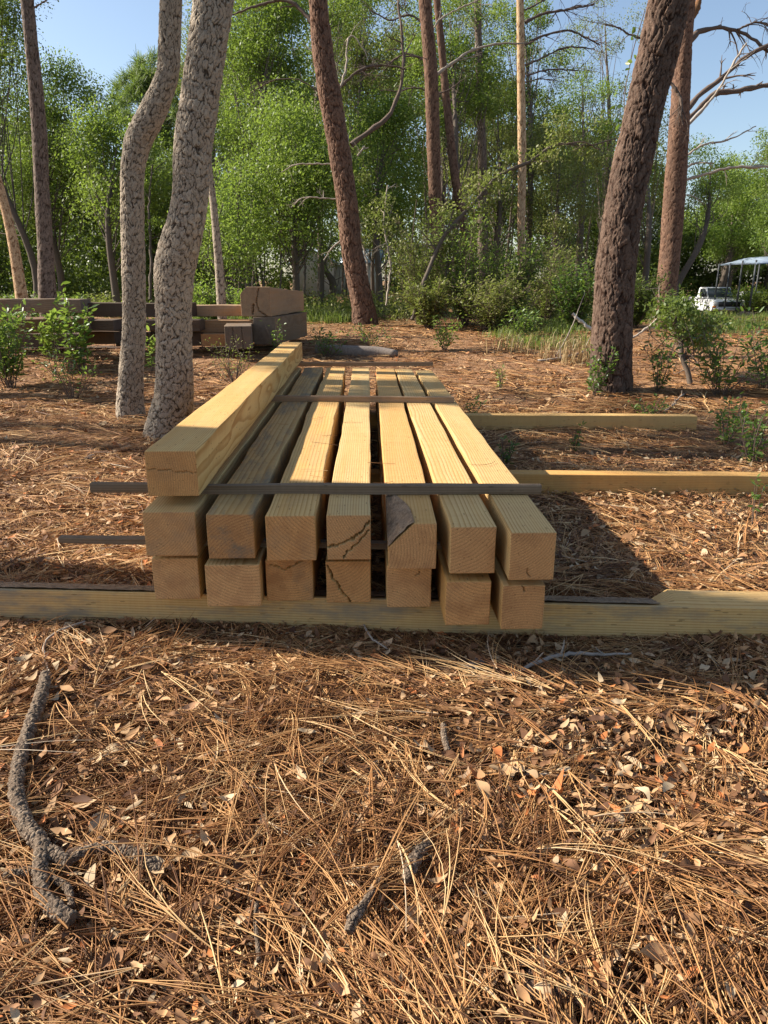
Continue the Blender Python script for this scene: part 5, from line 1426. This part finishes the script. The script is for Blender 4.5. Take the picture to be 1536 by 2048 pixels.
# crusty branch
def crusty(lines, label, seed, name='fallen_branch'):
    mb = MB(); gq = np.random.default_rng(seed); first = None; eds = []
    for rows in lines:
        P = []
        for u, v, w in rows:
            p, d = on_ground(u, v); P.append([p[0], p[1], p[2] + w * d / FPX * .38 + .05, w * d / FPX * .33])
        if first is None: first = P[0][:3]
        path = np.array(P); m = int(110 * len(rows)) // 2 * 1
        S = smooth_path(path, m); nn = 60
        V, F = tube(S[:, :3], S[:, 3], nn, False)
        s = np.r_[0, np.cumsum(np.linalg.norm(np.diff(S[:, :3], axis=0), axis=1))]
        SS, TH = np.meshgrid(s, np.arange(nn) / nn, indexing='ij')
        e, cid = worley(TH * 9 + .5 * np.sin(SS * 160), SS / .011, 9, seed)
        hh = (np.clip(e / .3, 0, 1) * (.3 + .7 * cid) + .5 * vnoise(TH * 9, SS / .03, 9, seed)).ravel()
        eds.append(e.ravel())
        c_ = np.repeat(S[:, :3], nn, 0); rad = np.repeat(S[:, 3], nn)
        V = c_ + (V - c_) * (1 + (.38 * (hh - .4)))[:, None]
        mb.add(V, F, cid.ravel())
        tips = [0, -1]
        for t_ in tips:
            ring = V[:nn] if t_ == 0 else V[-nn:]
            mb.add(np.vstack([ring, ring.mean(0)]), [(q, (q + 1) % nn, nn) for q in range(nn)], .5)
            eds.append(np.full(nn + 1, .1))
    o = mb.build(name, M_CRUSTB, None, first)
    at = o.data.attributes.new('edge', 'FLOAT', 'POINT'); at.data.foreach_set('value', np.concatenate(eds).astype(np.float32))
    return tag(o, label, 'branch')
crusty([[(97, 1382, 30), (88, 1430, 36), (66, 1490, 36), (47, 1555, 38), (40, 1615, 40), (58, 1690, 44), (92, 1742, 46), (88, 1790, 40), (98, 1840, 44), (125, 1868, 48), (152, 1882, 38)],
        [(92, 1740, 40), (118, 1752, 40), (145, 1768, 34)],
        [(135, 1765, 26), (175, 1742, 28), (215, 1732, 30), (262, 1742, 34), (300, 1766, 36), (326, 1778, 22)],
        [(88, 1778, 26), (50, 1783, 26), (15, 1786, 20)], [(100, 1790, 20), (140, 1812, 22), (150, 1850, 18)]],
       'crusty grey forked branch with knobbly bark lying at the left', 61)
crusty([[(858, 1722, 26), (838, 1745, 34), (822, 1775, 40), (812, 1800, 24)]], 'knobbly grey cone like stub in the middle of the needles', 62, 'twig_stub')
crusty([[(762, 1790, 18), (745, 1822, 24), (728, 1850, 26), (705, 1885, 36), (698, 1905, 24)]], 'short scaly stick left of the knobbly stub', 63, 'twig_stub')
crusty([[(516, 1840, 12), (514, 1880, 14), (518, 1930, 12), (520, 1960, 14)]], 'short dark upright looking stick low in the foreground', 64, 'twig_stub')
crusty([[(886, 1480, 16), (888, 1510, 18), (895, 1535, 16)]], 'small grey stub in the sunny needles right of centre', 65, 'twig_stub')
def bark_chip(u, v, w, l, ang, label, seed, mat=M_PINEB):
    p, d = on_ground(u, v); gq = np.random.default_rng(seed)
    nx, ny = 12, 10
    X, Y = np.meshgrid(np.linspace(-.5, .5, nx), np.linspace(-.5, .5, ny), indexing='ij')
    rr = 1 + .15 * sines(np.arctan2(Y, X), seed, 3)
    Xw, Yw = X * l * rr, Y * w * rr
    Z = .022 + .012 * np.cos(Y * 3) + .006 * gq.random(X.shape)
    ca, sa = math.cos(ang), math.sin(ang)
    T = np.stack([p[0] + Xw * ca - Yw * sa, p[1] + Xw * sa + Yw * ca, p[2] + Z + .012], -1).reshape(-1, 3)
    i = np.arange(nx - 1)[:, None] * ny + np.arange(ny - 1)[None]
    F = np.stack([i, i + ny, i + ny + 1, i + 1], -1).reshape(-1, 4)
    mb = MB().add(T, F, gq.random(len(T))).add(T - [0, 0, .012], F[:, ::-1])
    rim = np.concatenate([np.arange(ny), np.arange(1, nx) * ny + ny - 1, (nx - 1) * ny + np.arange(ny - 2, -1, -1), np.arange(nx - 2, 0, -1) * ny])
    V = np.vstack([T[rim], T[rim] - [0, 0, .012]]); k = len(rim)
    mb.add(V, [(q, k + q, k + (q + 1) % k, (q + 1) % k) for q in range(k)])
    o = tag(mb.build('bark_chip', mat, None, p), label, 'bark chip', 'loose bark chips on the ground')
    at = o.data.attributes.new('edge', 'FLOAT', 'POINT'); at.data.foreach_set('value', np.full(len(o.data.vertices), .5, np.float32))
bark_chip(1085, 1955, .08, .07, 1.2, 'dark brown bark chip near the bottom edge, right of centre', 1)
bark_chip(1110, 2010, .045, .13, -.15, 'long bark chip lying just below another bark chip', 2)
bark_chip(945, 1345, .05, .10, .9, 'grey bark flake in the shade before the front bearer', 3, M_GREYB)
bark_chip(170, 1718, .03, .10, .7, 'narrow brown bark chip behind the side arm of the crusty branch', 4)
bark_chip(245, 905, .06, .26, 1.3, 'pale strip of split wood on needles left of the pile', 5, M_PEEL)
bark_chip(180, 922, .06, .14, 1.6, 'small pale wood scrap left of the split strip', 6, M_GREYB)
